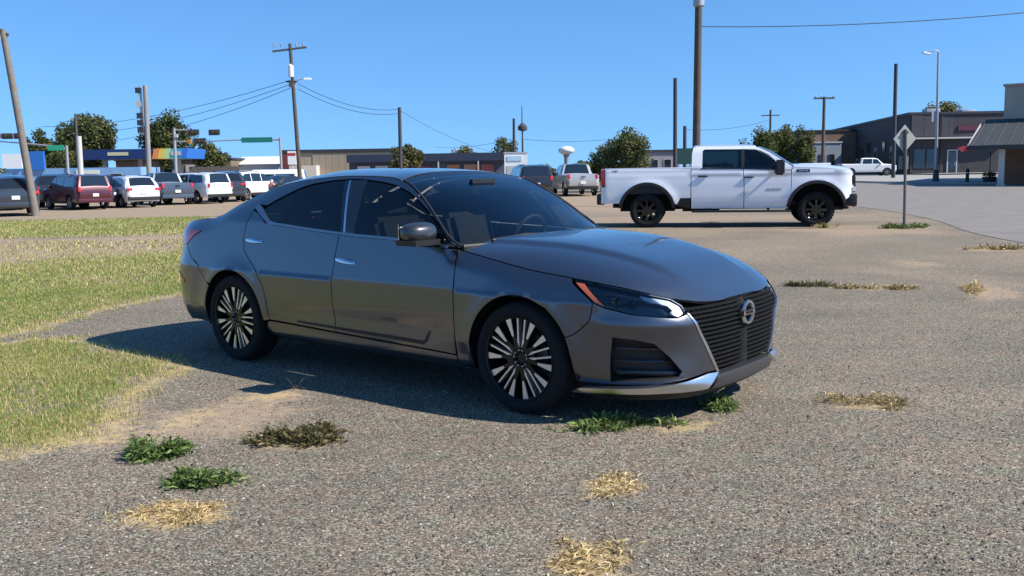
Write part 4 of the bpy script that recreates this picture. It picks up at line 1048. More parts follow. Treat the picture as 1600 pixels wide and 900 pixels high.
# chassis: frame rails, axles, tanks, exhaust
b = MB()
for s_ in (-1, 1): b.box((-.1, s_*.45, .56), (5.6, .09, .16))
for cx in (RA, FA): b.tube([(cx, -.75, .42), (cx, .75, .42)], .05, 8); b.lathe([(-.14, .06), (-.08, .15), (.08, .15), (.14, .06)], 12, 'Y', (cx, .1, .42))
b.tube([(-1.8, 0, .45), (1.0, 0, .50)], .045, 8); b.box((-.7, -.62, .50), (.9, .28, .22)); b.box((.6, 0, .58), (1.9, 1.75, .10)); b.box((2.3, 0, .75), (1.0, 1.05, .5))
b.tube([(-2.9, .62, .50), (-1.3, .66, .48), (.4, .55, .48)], .04, 8)
b.box((-.2, 0, .72), (2.2, 1.82, .40)); b.box((.2, 0, .98), (2.25, 1.80, .30))
for s_ in (-1, 1):
    for cx in (RA, FA):
        b.grid([[(cx+.66*math.cos(a), s_*yy, .42+.66*math.sin(a)) for yy in (.50, .75, .95)] for a in np.linspace(R_(0), R_(180), 18)])
for s_ in (-1, 1):
    for cx in (RA, FA): b.box((cx, s_*.52, .74), (1.36, .03, .70))
b.build('chassis', M_dark, TRK)
o = MB().box((.60, .42, 1.05), (.5, .5, .2)).box((.32, .42, 1.30), (.16, .5, .62)).box((.60, -.42, 1.05), (.5, .5, .2)).box((.32, -.42, 1.30), (.16, .5, .62)).box((-.65, 0, 1.25), (.16, 1.5, .6)); o.build('seats', M_fabric, TRK)
MB().box((1.30, 0, 1.28), (.35, 1.6, .25)).build('dashboard', M_cabin, TRK)
_tw = {}
def truck_wheel(x, s_):
    w = empty('wheel', (x, s_*.86, .42), 0 if s_ < 0 else math.pi, parent=TRK)
    if not _tw:
        _tw['tyre'] = MB().lathe([(.12, .255), (.15, .30), (.15, .36), (.135, .405), (.10, .42), (.06, .42), (.055, .407), (.04, .407), (.035, .42), (-.035, .42), (-.04, .407), (-.055, .407), (-.06, .42), (-.10, .42), (-.135, .405), (-.15, .36), (-.15, .30), (-.12, .255)], 40, 'Y').build('tyre', M_tyre, w, 50)
        b = MB()
        for k in range(36):
            a = 2*math.pi*k/36; M3 = Matrix.Rotation(-a, 3, 'Y')
            for yy in (-.118, .118): b.box(tuple(M3 @ Vector((.414, yy, 0))), (.022, .045, .040), rot=M3)
        _tw['lug'] = b.build('tread_blocks', M_tyre, w)
        _tw['lug']['kind'] = 'stuff'
        _tw['rim'] = MB().lathe([(-.125, .258), (-.135, .250), (-.125, .238), (-.06, .225), (.1, .22), (.12, .255)], 40, 'Y').build('rim', M_gloss, w, 40)
        _tw['hub'] = MB().lathe([(-.10, 0), (-.10, .05), (-.085, .065), (-.07, .11), (-.02, .12)], 24, 'Y').build('hub', M_gloss, w, 30)
        _tw['spoke'] = spoke([(.05, -.035), (.15, -.020), (.24, -.034), (.24, .034), (.15, .020), (.05, .035)], -.10, -.05).build('spoke', M_gloss, w)
        for k in range(1, 8): inst(_tw['spoke'], 'spoke', w, rot=(0, R_(45*k), 0))
    else:
        for k, nm in (('tyre', 'tyre'), ('lug', 'tread_blocks'), ('rim', 'rim'), ('hub', 'hub')):
            q = inst(_tw[k], nm, w)
            if k == 'lug': q['kind'] = 'stuff'
        for k in range(8): inst(_tw['spoke'], 'spoke', w, rot=(0, R_(45*k), 0))
for s_ in (-1, 1): truck_wheel(RA, s_); truck_wheel(FA, s_)
# ------------------------------------------------------------------ smaller vehicles further off
SHAPES = {
 # outline from the front bottom over the roof to the rear bottom; (x, z); screen / backlight are index pairs; belt height; wheelbase half, wheel radius
 'suv': dict(o=[(2.28, .30), (2.34, .55), (2.30, .82), (2.18, .95), (1.55, 1.06), (1.10, 1.12), (.45, 1.60), (.15, 1.70), (-.6, 1.72), (-1.35, 1.68), (-1.80, 1.58), (-2.18, 1.16), (-2.30, 1.02), (-2.34, .55), (-2.26, .32)],
             scr=(5, 7), bk=(10, 11), belt=1.08, wb=1.38, wr=.36, W=.93, win=[[(.98, 1.13), (.42, 1.56), (.10, 1.60), (.08, 1.12)], [(.02, 1.12), (.04, 1.61), (-.78, 1.62), (-.82, 1.12)], [(-.88, 1.12), (-.84, 1.62), (-1.36, 1.57), (-1.70, 1.30), (-1.62, 1.14)]]),
 'bigsuv': dict(o=[(2.55, .36), (2.62, .60), (2.60, .98), (2.48, 1.10), (1.75, 1.20), (1.30, 1.24), (.75, 1.76), (.45, 1.87), (-.8, 1.90), (-2.05, 1.87), (-2.40, 1.80), (-2.55, 1.25), (-2.62, 1.10), (-2.64, .60), (-2.55, .38)],
             scr=(5, 7), bk=(10, 11), belt=1.20, wb=1.50, wr=.40, W=1.0, win=[[(1.18, 1.25), (.72, 1.72), (.36, 1.76), (.30, 1.25)], [(.22, 1.25), (.26, 1.77), (-.70, 1.78), (-.72, 1.25)], [(-.82, 1.25), (-.80, 1.78), (-1.98, 1.75), (-2.18, 1.30)]]),
 'pickup': dict(o=[(2.82, .42), (2.90, .66), (2.88, 1.02), (2.72, 1.14), (1.85, 1.22), (1.45, 1.25), (.92, 1.76), (.60, 1.86), (-.30, 1.88), (-.75, 1.84), (-.92, 1.30), (-.95, 1.26), (-2.85, 1.28), (-2.92, .80), (-2.85, .52)],
             scr=(5, 7), bk=(9, 10), belt=1.22, wb=1.85, wr=.40, W=.99, win=[[(1.30, 1.27), (.86, 1.72), (.42, 1.76), (.36, 1.27)], [(.28, 1.27), (.34, 1.77), (-.58, 1.77), (-.70, 1.27)]]),
 'sedan': dict(o=[(2.30, .28), (2.36, .50), (2.28, .72), (1.70, .88), (1.05, .97), (.70, 1.02), (.05, 1.38), (-.25, 1.44), (-.75, 1.44), (-1.15, 1.38), (-1.75, 1.08), (-2.25, 1.02), (-2.36, .90), (-2.38, .50), (-2.30, .30)],
             scr=(5, 7), bk=(9, 10), belt=.98, wb=1.38, wr=.33, W=.90, win=[[(.60, 1.02), (.05, 1.33), (-.24, 1.37), (-.26, 1.02)], [(-.33, 1.02), (-.31, 1.37), (-.80, 1.37), (-1.12, 1.32), (-1.48, 1.08), (-1.40, 1.03)]]),
 'shuttle': dict(o=[(3.6, .40), (3.68, .70), (3.62, 1.05), (3.30, 1.22), (2.75, 1.30), (2.30, 1.95), (2.15, 2.55), (2.0, 2.72), (-3.4, 2.74), (-3.6, 2.60), (-3.64, .50), (-3.5, .42)],
             scr=(4, 6), bk=(9, 10), belt=1.30, wb=2.2, wr=.40, W=1.12, win=[[(2.35, 1.35), (2.02, 1.95), (1.35, 1.95), (1.35, 1.35)], [(1.2, 1.55), (1.2, 2.25), (-.9, 2.25), (-.9, 1.55)], [(-1.0, 1.55), (-1.0, 2.25), (-3.3, 2.25), (-3.3, 1.55)]]),
}
M_cglass = pm('dark_car_glass', (.012, .016, .020), .06, coat=1.0)
M_cgrey = pm('grey_alloy', (.35, .36, .37), .35, .8)
_cw = {}
def plain_wheel(parent, x, y, r, s_):
    w = empty('wheel', (x, y, r), 0 if s_ < 0 else math.pi, parent=parent); w.scale = (r/.4, 1, r/.4)
    if not _cw:
        _cw['tyre'] = MB().lathe([(.10, .26), (.115, .30), (.115, .36), (.09, .395), (-.09, .395), (-.115, .36), (-.115, .30), (-.10, .26)], 24, 'Y').build('tyre', M_tyre, w, 50)
        b = MB().lathe([(-.10, .265), (-.10, .235), (-.05, .22), (.08, .22)], 24, 'Y').lathe([(-.09, 0), (-.09, .06), (-.06, .08), (-.06, .0)], 16, 'Y')
        for k in range(5):
            M3 = Matrix.Rotation(R_(72*k), 3, 'Y'); b.box(tuple(M3 @ Vector((0, -.075, .145))), (.06, .03, .19), rot=M3)
        _cw['rim'] = b.build('rim', M_cgrey, w, 30)
    else:
        inst(_cw['tyre'], 'tyre', w); inst(_cw['rim'], 'rim', w)
    return w
def vehicle(kind, name, X, Y, yaw, col, label, cat, group, metal=.0, dark_low=False, sc=1.0):
    S = SHAPES[kind]; o_ = np.array(S['o'], float); W_ = S['W']; xf, xr = o_[:, 0].max(), o_[:, 0].min(); belt = S['belt']
    zz = float(zg(X, Y))
    root = empty(name, (X, Y, zz), R_(yaw), label, cat, group); root.scale = (sc, sc, sc)
    paint = paintmat('paint_%02d%02d%02d' % tuple(int(c*99) for c in col), col, metal, .35)
    rnd = .11
    sm = o_
    # wheel openings cut into the bottom edge, front wheel first (the outline runs front -> over the top -> rear, then back along the sill)
    R1 = S['wr']*1.16; zb = .30 if kind in ('sedan', 'suv') else .40
    bot = []
    for cx in (-S['wb'], S['wb']):
        a0 = math.asin(min(.9, max(-.9, (zb-S['wr'])/R1)))
        bot += [(cx+R1*math.cos(a), S['wr']+R1*math.sin(a)) for a in np.linspace(math.pi-a0, a0, 14)]
    poly = np.array([tuple(q) for q in sm]+bot)
    def hw(x, z):
        y = W_-.06*sstep(.6, .3, z)-.30*np.maximum(z-belt, 0)
        y = y-.22*np.clip((x-(xf-.55))/.55, 0, 1)**2.5-.10*np.clip(((xr+.4)-x)/.4, 0, 1)**2.5
        return y
    top = sm
    def lift(x, z):
        P = np.stack([np.ravel(x), np.ravel(z)], 1); d = pdist(P, top, False)
        t = np.clip(1-d/rnd, 0, 1); y = hw(P[:, 0], P[:, 1])-rnd*(1-np.sqrt(np.maximum(1-t*t, 0)))*.8
        return np.stack([P[:, 0], -y, P[:, 1]], 1)
    P, T, ol, hs = tri2d(poly[::-1] if area2(poly) < 0 else poly, .11)
    Q = lift(P[:, 0], P[:, 1])
    mb = MB(); mb.add(Q.tolist(), T.tolist()); mb.add((Q*np.array([1, -1, 1])).tolist(), T[:, ::-1].tolist())
    E = lift(top[:, 0], top[:, 1])
    def seg(i0, i1, m=9, off=0.0, yo=0.0):
        rows = []
        for i in range(i0, i1+1):
            ye = -E[i, 1]-yo; rows.append([(E[i, 0]+off*.6*(1 if E[i, 0] > 0 else -1), s_*ye, E[i, 2]+.03*(1-s_*s_)+off) for s_ in np.linspace(-1, 1, m)])
        return rows
    mb.grid(seg(0, len(top)-1))
    body = mb.build('body', paint, root, 35)
    MB().box((0, 0, .42 if zb < .35 else .52), ((xf-xr)*.92, W_*1.55, .22)).build('underbody', M_dark, root)
    MB().grid(np.array(seg(S['scr'][0], S['scr'][1], off=.012, yo=.05))).build('windscreen', M_cglass, root, 30)
    MB().grid(np.array(seg(S['bk'][0], S['bk'][1], off=.010, yo=.10))).build('rear_window', M_cglass, root, 30)
    for wp in S['win']:
        wp = np.array(wp)
        d = panel_data(wp[::-1] if area2(wp) < 0 else wp, lambda x, z: np.stack([np.ravel(x), -hw(np.ravel(x), np.ravel(z)), np.ravel(z)], 1), .25, (), 0, .006, 0)
        obj_from('side_window', d, M_cglass, root); obj_from('side_window', mirror_y(d), M_cglass, root)
    for s_ in (-1, 1):
        zf = float(np.interp(.5, [0, 1], [o_[2, 1], o_[3, 1]]))-.10
        box('headlight', (xf-.11, s_*(W_-.30), zf-.03), (.14, .34, .14), M_white_lamp, root, bev=.03)
        ztl = belt-.08 if kind != 'shuttle' else 1.0
        box('taillight', (xr+.07, s_*(W_-.17), ztl), (.13, .14 if kind != 'suv' else .30, .26 if kind != 'suv' else .14), M_red, root, bev=.03)
        box('side_mirror', (o_[S['scr'][0], 0]-.28, s_*(W_+.05), belt+.06), (.12, .20, .15), paint if not dark_low else M_black, root, bev=.03)
        for cx in (-S['wb'], S['wb']): plain_wheel(root, cx, s_*(W_-.12), S['wr'], s_)
    if kind in ('suv', 'bigsuv'):
        for s_ in (-1, 1): box('sill_cladding', (0, s_*(W_-.035), S['wr']+.02), (S['wb']*2-R1*2.1, .09, .16), M_black, root, bev=.02)
    box('rear_bumper', (xr+.06, 0, .50), (.14, W_*1.82, .20), M_black if dark_low else paint, root, bev=.03)
    box('front_grille', (xf-.035, 0, o_[2, 1]-.14), (.06, W_*1.05, .20), M_gloss, root, bev=.02)
    box('number_plate', (xr-.018, 0, .80 if kind != 'shuttle' else .9), (.012, .31, .155), M_plate, root)
    if kind == 'pickup':
        box('bed_opening', (-1.9, 0, 1.26), (1.75, 1.50, .05), M_dark, root)
        box('tailgate_handle', (xr-.02, 0, 1.12), (.02, .25, .07), M_black, root)
    if kind in ('bigsuv', 'suv'):
        for s_ in (-1, 1): MB().tube([(.1, s_*.62, o_[8, 1]+.03), (-1.5, s_*.62, o_[8, 1]+.0)], .02, 6).build('roof_rail', M_black, root)
    return root
LOT = 'vehicles parked along the far edge of the lot'
vehicle('suv', 'parked_car', -20.6, 39.0, 122, (.055, .065, .08), 'grey-blue crossover at the far left end of the parked row', 'car', LOT, .5, sc=.93)
vehicle('bigsuv', 'parked_car', -20.9, 45.5, 136, (.07, .005, .010), 'maroon sport utility vehicle beside the leaning pole in the parked row', 'car', LOT, .2, sc=.86)
vehicle('suv', 'parked_car', -20.6, 47.6, -68, (.045, .05, .06), 'charcoal crossover parked nose-on between the maroon and white cars', 'car', LOT, .4, sc=.92)
vehicle('suv', 'parked_car', -19.2, 47.5, 132, (.74, .75, .76), 'low white crossover just right of the charcoal one in the parked row', 'car', LOT, 0, True, .90)
vehicle('pickup', 'parked_truck', -18.9, 51.5, 126, (.07, .095, .13), 'steel blue pickup parked between two white vehicles in the far row', 'pickup truck', LOT, .4, sc=.90)
vehicle('bigsuv', 'parked_car', -17.5, 52.2, 146, (.78, .79, .80), 'tall white sport utility vehicle in the middle of the parked row', 'car', LOT, 0, True, .88)
vehicle('suv', 'parked_car', -16.7, 55.5, 112, (.06, .065, .075), 'dark grey car between the two white sport utility vehicles', 'car', LOT, .4)
vehicle('suv', 'parked_car', -16.1, 58.5, 64, (.76, .77, .78), 'white crossover seen from behind, nearest the grey sedan\'s roofline', 'car', LOT, 0)
vehicle('sedan', 'parked_car', -14.3, 61.0, 60, (.02, .021, .024), 'black car showing just above the grey sedan\'s rear window', 'car', LOT, .2)
vehicle('suv', 'parked_car', -24.9, 46.5, 112, (.03, .04, .07), 'dark navy car half hidden behind the grey-blue crossover', 'car', LOT, .3)
vehicle('suv', 'parked_car', -24.0, 50.0, 112, (.03, .035, .04), 'black car behind the maroon one in a second row', 'car', LOT, .3)
vehicle('shuttle', 'shuttle_bus', -17.6, 74, 4, (.78, .79, .80), 'long low white shuttle bus with dark side windows behind the parked row', 'bus', None, 0, sc=.70)
vehicle('pickup', 'parked_truck', 3.79, 56.5, 97, (.50, .48, .46), 'silver pickup seen from behind, left of the white pickup', 'pickup truck', None, .4, True, .98)
vehicle('bigsuv', 'parked_car', 1.05, 54.0, 100, (.012, .013, .016), 'black sport utility vehicle behind the grey sedan\'s windscreen', 'car', None, .2, True, .95)
vehicle('pickup', 'parked_truck', 37.6, 100.0, -3, (.74, .74, .74), 'distant white pickup on the street before the dark building', 'pickup truck', None, 0)
# ------------------------------------------------------------------ road, kerb, pavement
M_asph = pm('worn_asphalt', (.19, .168, .145), .9, var=.16, scale=1.2, bump=.2, bscale=40)
M_conc = pm('pale_concrete', (.30, .285, .255), .9, var=.12, scale=1.5)
M_kerb = pm('kerb_concrete', (.36, .35, .32), .9, var=.15, scale=3)
def sheet(name, poly, dz, mat, step=4.0):
    """a flat sheet laid on the terrain"""
    P, T, ol, hs = tri2d(np.array(poly if area2(poly) > 0 else poly[::-1], float), step)
    o = mk(name, np.concatenate([P, (zg(P[:, 0], P[:, 1])+dz)[:, None]], 1), T, mat); tag(o, kind='structure'); return o
near = smoothpoly([(9.0, 9.0), (9.25, 14), (9.3, 17.0), (9.83, 20.2), (11.12, 24.69), (12.06, 30.0), (12.4, 34), (12.6, 48), (13, 70), (14, 110)], 5)
sheet('road', [tuple(q) for q in near]+[(26.5, 110), (26.6, 76), (27.4, 68.6), (30, 66.2), (34, 62.5), (60, 57), (90, 53), (90, 9.0)], .008, M_asph, 2.5)
sheet('side_street', [(26.5, 110), (26.6, 94), (43.4, 92), (100, 92), (100, 97.5), (44.0, 98.0), (44.6, 104), (48, 133), (30, 133)], .012, pm('pale_asphalt', (.21, .20, .185), .9, var=.1, scale=.8), 5)
sheet('forecourt', [(26.7, 93.5), (26.7, 77), (28, 70.5), (31, 67.6), (36, 64.2), (100, 60), (100, 91.5), (43, 91.5)], .120, M_conc, 4)
sheet('far_pavement', [(44.2, 98.4), (100, 98.2), (100, 104.9), (44.3, 104.9)], .13, M_conc, 4)
kerb_line = smoothpoly([(26.62, 93.5), (26.62, 77), (27.4, 69.6), (30.2, 66.8), (35.5, 63.3), (60, 58.4), (95, 55)], 6)
KV = []; KF = []
for i, q in enumerate(kerb_line):
    t = kerb_line[min(i+1, len(kerb_line)-1)]-kerb_line[max(i-1, 0)]; t /= np.hypot(*t); nn = np.array([t[1], -t[0]]); z = float(zg(*q))
    for o_, h_ in ((-.02, -.05), (0, .135), (.16, .14), (.20, .09)): KV.append((q[0]-nn[0]*o_, q[1]-nn[1]*o_, z+h_))
for i in range(len(kerb_line)-1):
    for j in range(3): KF.append((i*4+j, i*4+4+j, i*4+5+j, i*4+1+j))
mbk = MB(); mbk.add(KV, KF); tag(mbk.build('kerb', M_kerb, None, 40), kind='structure')

# ------------------------------------------------------------------ buildings
M_steel = pm('galvanised_steel', (.36, .37, .38), .5, .5, var=.08, scale=5)
def wallbox(name, foot, z0, z1, mat, parent, dz=0):
    """upright walls on a footprint, closed with a top"""
    n = len(foot); V = [(x, y, z0) for x, y in foot]+[(x, y, z1) for x, y in foot]
    F = [tuple(range(n, 2*n))]+[(i, (i+1) % n, n+(i+1) % n, n+i) for i in range(n)]
    mb = MB(); mb.add(V, F); return mb.build(name, mat, parent)
M_bglass = pm('shop_glass', (.015, .018, .022), .08, coat=.5)
M_dkwall = pm('dark_plum_cladding', (.042, .036, .041), .75, var=.15, scale=.6)
M_dktrim = pm('dark_roof_edge', (.03, .03, .033), .6)
M_paletrim = pm('pale_trim', (.45, .44, .42), .6)
def facade_panels(parent, x0, x1, y, z0, z1, pitch, mat, depth=.05, name='cladding_panel', rz=0.0, origin=None):
    """upright cladding boards with recessed joints"""
    n = max(1, int(round((x1-x0)/pitch))); w = (x1-x0)/n
    src = MB().box((0, 0, 0), (w-.03, depth, z1-z0)).build(name, mat, parent)
    for i in range(n):
        o = src if i == 0 else inst(src, name, parent)
        o.location = (x0+w*(i+.5), y-depth/2, (z0+z1)/2)
def window(parent, x, y, z, w, h, frame=M_paletrim, glass=M_bglass, d=.06, rz=0.0, name='window'):
    f = MB().box((-w/2, 0, 0), (.07, d, h)).box((w/2, 0, 0), (.07, d, h)).box((0, 0, h/2), (w+.07, d+.004, .07)).box((0, 0, -h/2), (w+.07, d+.004, .07)).build(name, frame, parent)
    f.location = (x, y, z); f.rotation_euler = (0, 0, rz)
    MB().box((0, .005, 0), (w-.06, .02, h-.06)).build('pane', glass, f)
    return f
# dark building across the street
DB = empty('dark_building', (44.1, 105, .45), 0, 'long dark plum building with a pale door across the street at right', 'building')
wallbox('wall', [(0, 0), (26, -.6), (26, 48), (7.1, 48)], -.6, 6.55, M_dkwall, DB)
wallbox('parapet', [(-.12, -.12), (26.1, -.72), (26.1, 48.1), (7.0, 48.1)], 6.55, 6.82, M_dktrim, DB)
facade_panels(DB, .2, 11.2, -.04, .15, 3.75, .62, M_dkwall)
facade_panels(DB, .2, 11.2, -.06, 4.15, 6.5, 1.4, pm('dark_slate_cladding', (.044, .042, .050), .7, var=.12, scale=1), name='upper_panel')
box('fascia_band', (5.6, -.55, 3.95), (11.0, 1.0, .16), M_paletrim, DB)
box('name_board', (7.4, -.20, 5.0), (4.2, .12, .5), pm('maroon_board', (.10, .015, .03), .5), DB)
dr = MB().box((4.28, -.14, 1.25), (.12, .14, 2.7)).box((5.30, -.14, 1.25), (.12, .14, 2.7)).box((4.79, -.14, 2.62), (1.14, .144, .12)).build('door', M_paletrim, DB)
box('door_leaf', (4.79, -.11, 1.2), (.9, .05, 2.5), M_bglass, dr); box('door_handle', (5.1, -.16, 1.1), (.04, .05, .35), M_chrome, dr)
for x in (1.2, 2.6, 6.6, 8.3, 10.0): window(DB, x, -.12, 1.75, 1.25, 2.1, M_dktrim)
for k, yy in enumerate((3, 7, 11, 15, 19, 23)):
    xx = yy*4.1/28
    window(DB, xx-.06, yy, 2.6 if k % 2 else 3.4, 1.5, 1.3, M_paletrim if k in (1, 3) else M_dktrim, rz=math.atan2(28, 4.1)+math.pi)
for x, y in ((5.0, 6.0), (10.5, 9.0), (7.5, 14)): box('roof_unit', (x, y, 7.05), (1.6, 1.3, .9), M_steel, DB, bev=.05)
for x in (3.5, 11.6): MB().tube([(x, -.2, .1), (x, -.2, 6.5)], .06, 6).build('downpipe', M_dktrim, DB)
# pale building left of it
PB = empty('pale_building', (36.4, 118, .45), 0, 'pale blue-grey building with dark doorways right of the far trees', 'building')
wallbox('wall', [(0, 0), (4.8, 0), (4.8, 9), (0, 9)], -.6, 3.95, pm('pale_blue_render', (.26, .28, .31), .85, var=.12, scale=.7), PB)
wallbox('parapet', [(-.1, -.1), (4.9, -.1), (4.9, 9.1), (-.1, 9.1)], 3.95, 4.12, M_paletrim, PB)
for x in (.9, 2.4, 3.6): box('doorway', (x, -.03, 1.3), (.75, .08, 2.5), M_bglass, PB)
box('step', (2.2, -.5, .06), (4.6, .9, .14), M_conc, PB)
# brown-topped building behind with a white sign
BB = empty('brown_building', (40.6, 132, .45), 0, 'brown-walled building with a white sign board behind the pale one', 'building')
wallbox('wall', [(0, 0), (8.6, 0), (8.6, 14), (0, 14)], -.6, 5.9, pm('brown_brick', (.20, .125, .09), .85, var=.2, scale=1.2), BB)
wallbox('roof_edge', [(-.15, -.15), (8.7, -.15), (8.7, 14.1), (-.15, 14.1)], 5.9, 6.12, M_dktrim, BB)
box('sign_board', (4.1, -.2, 3.55), (2.7, .15, 1.25), pm('white_board', (.72, .72, .70), .5), BB); box('awning', (2.2, -.6, 4.15), (1.6, 1.1, .10), M_paletrim, BB)
for x in (1.0, 2.5): window(BB, x, -.05, 2.6, 1.0, 1.5)
# canopy building, far right
CB = empty('canopy_building', (33.2, 64.0, .0), R_(-35), 'tan building with a sloping grey canopy at the right edge', 'building')
M_tan = pm('tan_render', (.36, .33, .27), .85, var=.1, scale=.8); M_can = pm('grey_green_canopy', (.038, .042, .042), .7, var=.15, scale=3)
wallbox('wall', [(0, 0), (18, 0), (18, 14), (0, 14)], -.1, 6.6, M_tan, CB)
wallbox('parapet', [(-.1, -.1), (18.1, -.1), (18.1, 14.1), (-.1, 14.1)], 6.6, 6.75, pm('pink_coping', (.40, .28, .24), .8), CB)
ev = [(-1.2, -5.5, 2.62), (18, -5.5, 2.62), (18, -.02, 4.45), (-1.0, -.02, 4.45)]
mb = MB(); mb.add(ev+[(q[0], q[1], q[2]-.16) for q in ev], [(0, 1, 2, 3), (7, 6, 5, 4), (0, 4, 5, 1), (1, 5, 6, 2), (2, 6, 7, 3), (3, 7, 4, 0)])
mb.build('canopy_roof', M_can, CB)
for i in range(28):
    x = -1.0+i*.68; t_ = MB().tube([(x, -5.5, 2.635), (x, -.03, 4.462)], .022, 4)
    t_.build('roof_seam', M_can, CB)
box('canopy_fascia', (8.4, -5.54, 2.50), (19.2, .06, .26), M_can, CB)
mb = MB(); mb.add([(-1.26, -5.5, 2.40), (-1.26, -.02, 4.24), (-1.26, -.02, 4.46), (-1.26, -5.5, 2.64), (-1.205, -5.5, 2.40), (-1.205, -.02, 4.24), (-1.205, -.02, 4.46), (-1.205, -5.5, 2.64)], [(0, 1, 2, 3), (7, 6, 5, 4), (3, 2, 6, 7), (1, 0, 4, 5), (0, 3, 7, 4), (2, 1, 5, 6)]); mb.build('rake_board', M_paletrim, CB)
src = None
for x, y in ((.64, -4.7), (5.6, -4.7), (10.6, -4.7)):
    o = MB().box((0, 0, 1.28), (.34, .34, 2.50)).box((0, 0, .1), (.44, .44, .2)).build('column', pm('cream_column', (.55, .53, .47), .8), CB) if src is None else inst(src, 'column', CB)
    src = src or o; o.location = (x, y, 0)
box('lower_wall', (9, -.06, 1.25), (17.8, .1, 2.5), pm('orange_brown_boards', (.26, .125, .07), .8, var=.2, scale=2), CB)
for x in (3.2, 6.4, 9.6): window(CB, x, -.14, 1.5, 1.8, 1.4)
rs = tag(empty('hanging_sign', (28.9, 60.2, 2.45), R_(0)), 'red hanging sign at the front corner of the grey canopy', 'sign')
MB().prism([(-.55, .02), (-.1, .17), (.45, .12), (.62, 0), (.35, -.16), (-.25, -.18)], -.03, .03).build('board', pm('red_sign', (.32, .025, .035), .5), rs)
MB().tube([(-.2, 0, .16), (-.2, 0, .45)], .015, 6).tube([(.2, 0, .16), (.2, 0, .45)], .015, 6).build('hanger', M_black, rs)
bo_ = empty('bollard', (31.9, 66.0, .12), 0, 'black bollard on the pavement under the canopy', 'bollard')
MB().lathe([(0, .16), (.05, .16), (.08, .12), (.9, .11), (.98, .12), (1.05, .06), (1.06, 0)], 16, 'Z').build('post', M_black, bo_, 40)
MB().lathe([(.7, .125), (.8, .125)], 16, 'Z').build('band', M_paletrim, bo_, 40)
pl = empty('planter', (33.55, 66.2, .12), 0, 'dark round planter with a low shrub and stake beneath the canopy', 'planter')
MB().lathe([(0, .35), (.1, .38), (.42, .48), (.46, .48), (.46, .40), (.40, .38), (.38, 0)], 20, 'Z').build('pot', pm('dark_pot', (.05, .045, .04), .7), pl, 40)
MB().tube([(0, 0, .3), (0, 0, 2.2)], .03, 6).build('stake', M_black, pl)
r = RNG; k = 260; a = r.random(k)*6.28; q = np.sqrt(r.random(k))*.45; c = np.stack([q*np.cos(a), q*np.sin(a), .5+.35*r.random(k)*(1-q)], 1); dv = r.normal(size=(k, 2, 3))*.07
soup('shrub', np.stack([c, c+dv[:, 0], c+dv[:, 1]], 1), pick(GREEN, k, [3, 3, 1, .3]), M_blade, pl)
# tan sheet-metal building and blue-roofed shop row in the middle distance
TB = empty('tan_warehouse', (-30.8, 128, 0), 0, 'long low tan warehouse with a dark roof edge behind the grey sedan', 'building')
M_tanm = pm('tan_metal', (.30, .245, .17), .7, var=.15, scale=.5)
wallbox('wall', [(0, 0), (17.5, 0), (17.5, 14), (0, 14)], -.1, 4.5, M_tanm, TB)
facade_panels(TB, 4.2, 17.3, -.02, .1, 4.4, .9, M_tanm, .06)
wallbox('roof_edge', [(-.2, -.2), (17.7, -.2), (17.7, 14.2), (-.2, 14.2)], 4.5, 4.88, M_dktrim, TB)
box('red_panel', (.9, -.08, 3.2), (1.6, .1, 2.4), pm('dull_red_panel', (.16, .035, .03), .7), TB); box('pale_lean_to', (3.3, -1.2, 1.6), (3.6, 2.2, 2.3), pm('cream_render', (.55, .5, .42), .8), TB)
wsn = empty('shop_sign', (-28.45, 124, 0), 0, 'tall white and red shop sign beside the wooden power pole', 'sign')
MB().tube([(0, 0, 0), (0, 0, 2.9)], .08, 8).build('post', M_paletrim, wsn); box('panel', (0, 0, 3.75), (1.1, .2, 1.75), pm('sign_white', (.8, .8, .78), .5), wsn); box('stripe', (0, -.115, 4.2), (1.0, .02, .35), pm('sign_red', (.45, .03, .03), .5), wsn)
SR = empty('shop_row', (-17.8, 105, 0), 0, 'dark blue flat-roofed shop row with lit windows above the sedan\'s roof', 'building')
wallbox('wall', [(0, 0), (17.3, 0), (17.3, 12), (0, 12)], -.1, 2.75, pm('slate_blue_wall', (.07, .075, .10), .8, var=.2, scale=.8), SR)
wallbox('roof_edge', [(-.2, -.5), (17.5, -.5), (17.5, 12.2), (-.2, 12.2)], 2.75, 3.62, pm('navy_fascia', (.018, .03, .06), .6, var=.2, scale=2), SR)
for x, c_ in ((1.6, (.55, .52, .46)), (3.6, (.5, .47, .42)), (5.3, (.45, .35, .25)), (8.3, (.16, .03, .04)), (11.5, (.42, .16, .06)), (13.4, (.42, .20, .10)), (15.3, (.30, .07, .05))):
    window(SR, x, -.06, 1.75, 1.5, 1.3, M_dktrim, pm('shop_display_%d' % int(x*10), c_, .5))
for x in (6.5, 9.9, 14.3): box('post', (x, -.42, 1.35), (.14, .14, 2.75), M_paletrim, SR)
WB = empty('white_kiosk', (-.55, 92, 0), 0, 'tall white box-shaped kiosk behind the sedan\'s windscreen', 'building')
box('wall', (1.12, 1.2, 1.62), (2.24, 2.4, 3.3), pm('white_panel', (.74, .75, .76), .6, var=.05, scale=1.5), WB); box('roof_edge', (1.12, 1.2, 3.31), (2.34, 2.5, .10), M_paletrim, WB)
box('vent', (1.75, -.03, 2.0), (.5, .06, .3), M_dktrim, WB); box('door', (.65, -.02, 1.05), (.8, .05, 2.0), M_paletrim, WB); box('sign', (1.0, -.03, 2.75), (1.4, .06, .45), pm('pale_blue_sign', (.42, .58, .70), .5), WB)
MBd = empty('low_grey_building', (18.6, 130, .3), 0, 'low grey building seen above the white pickup\'s bed', 'building')
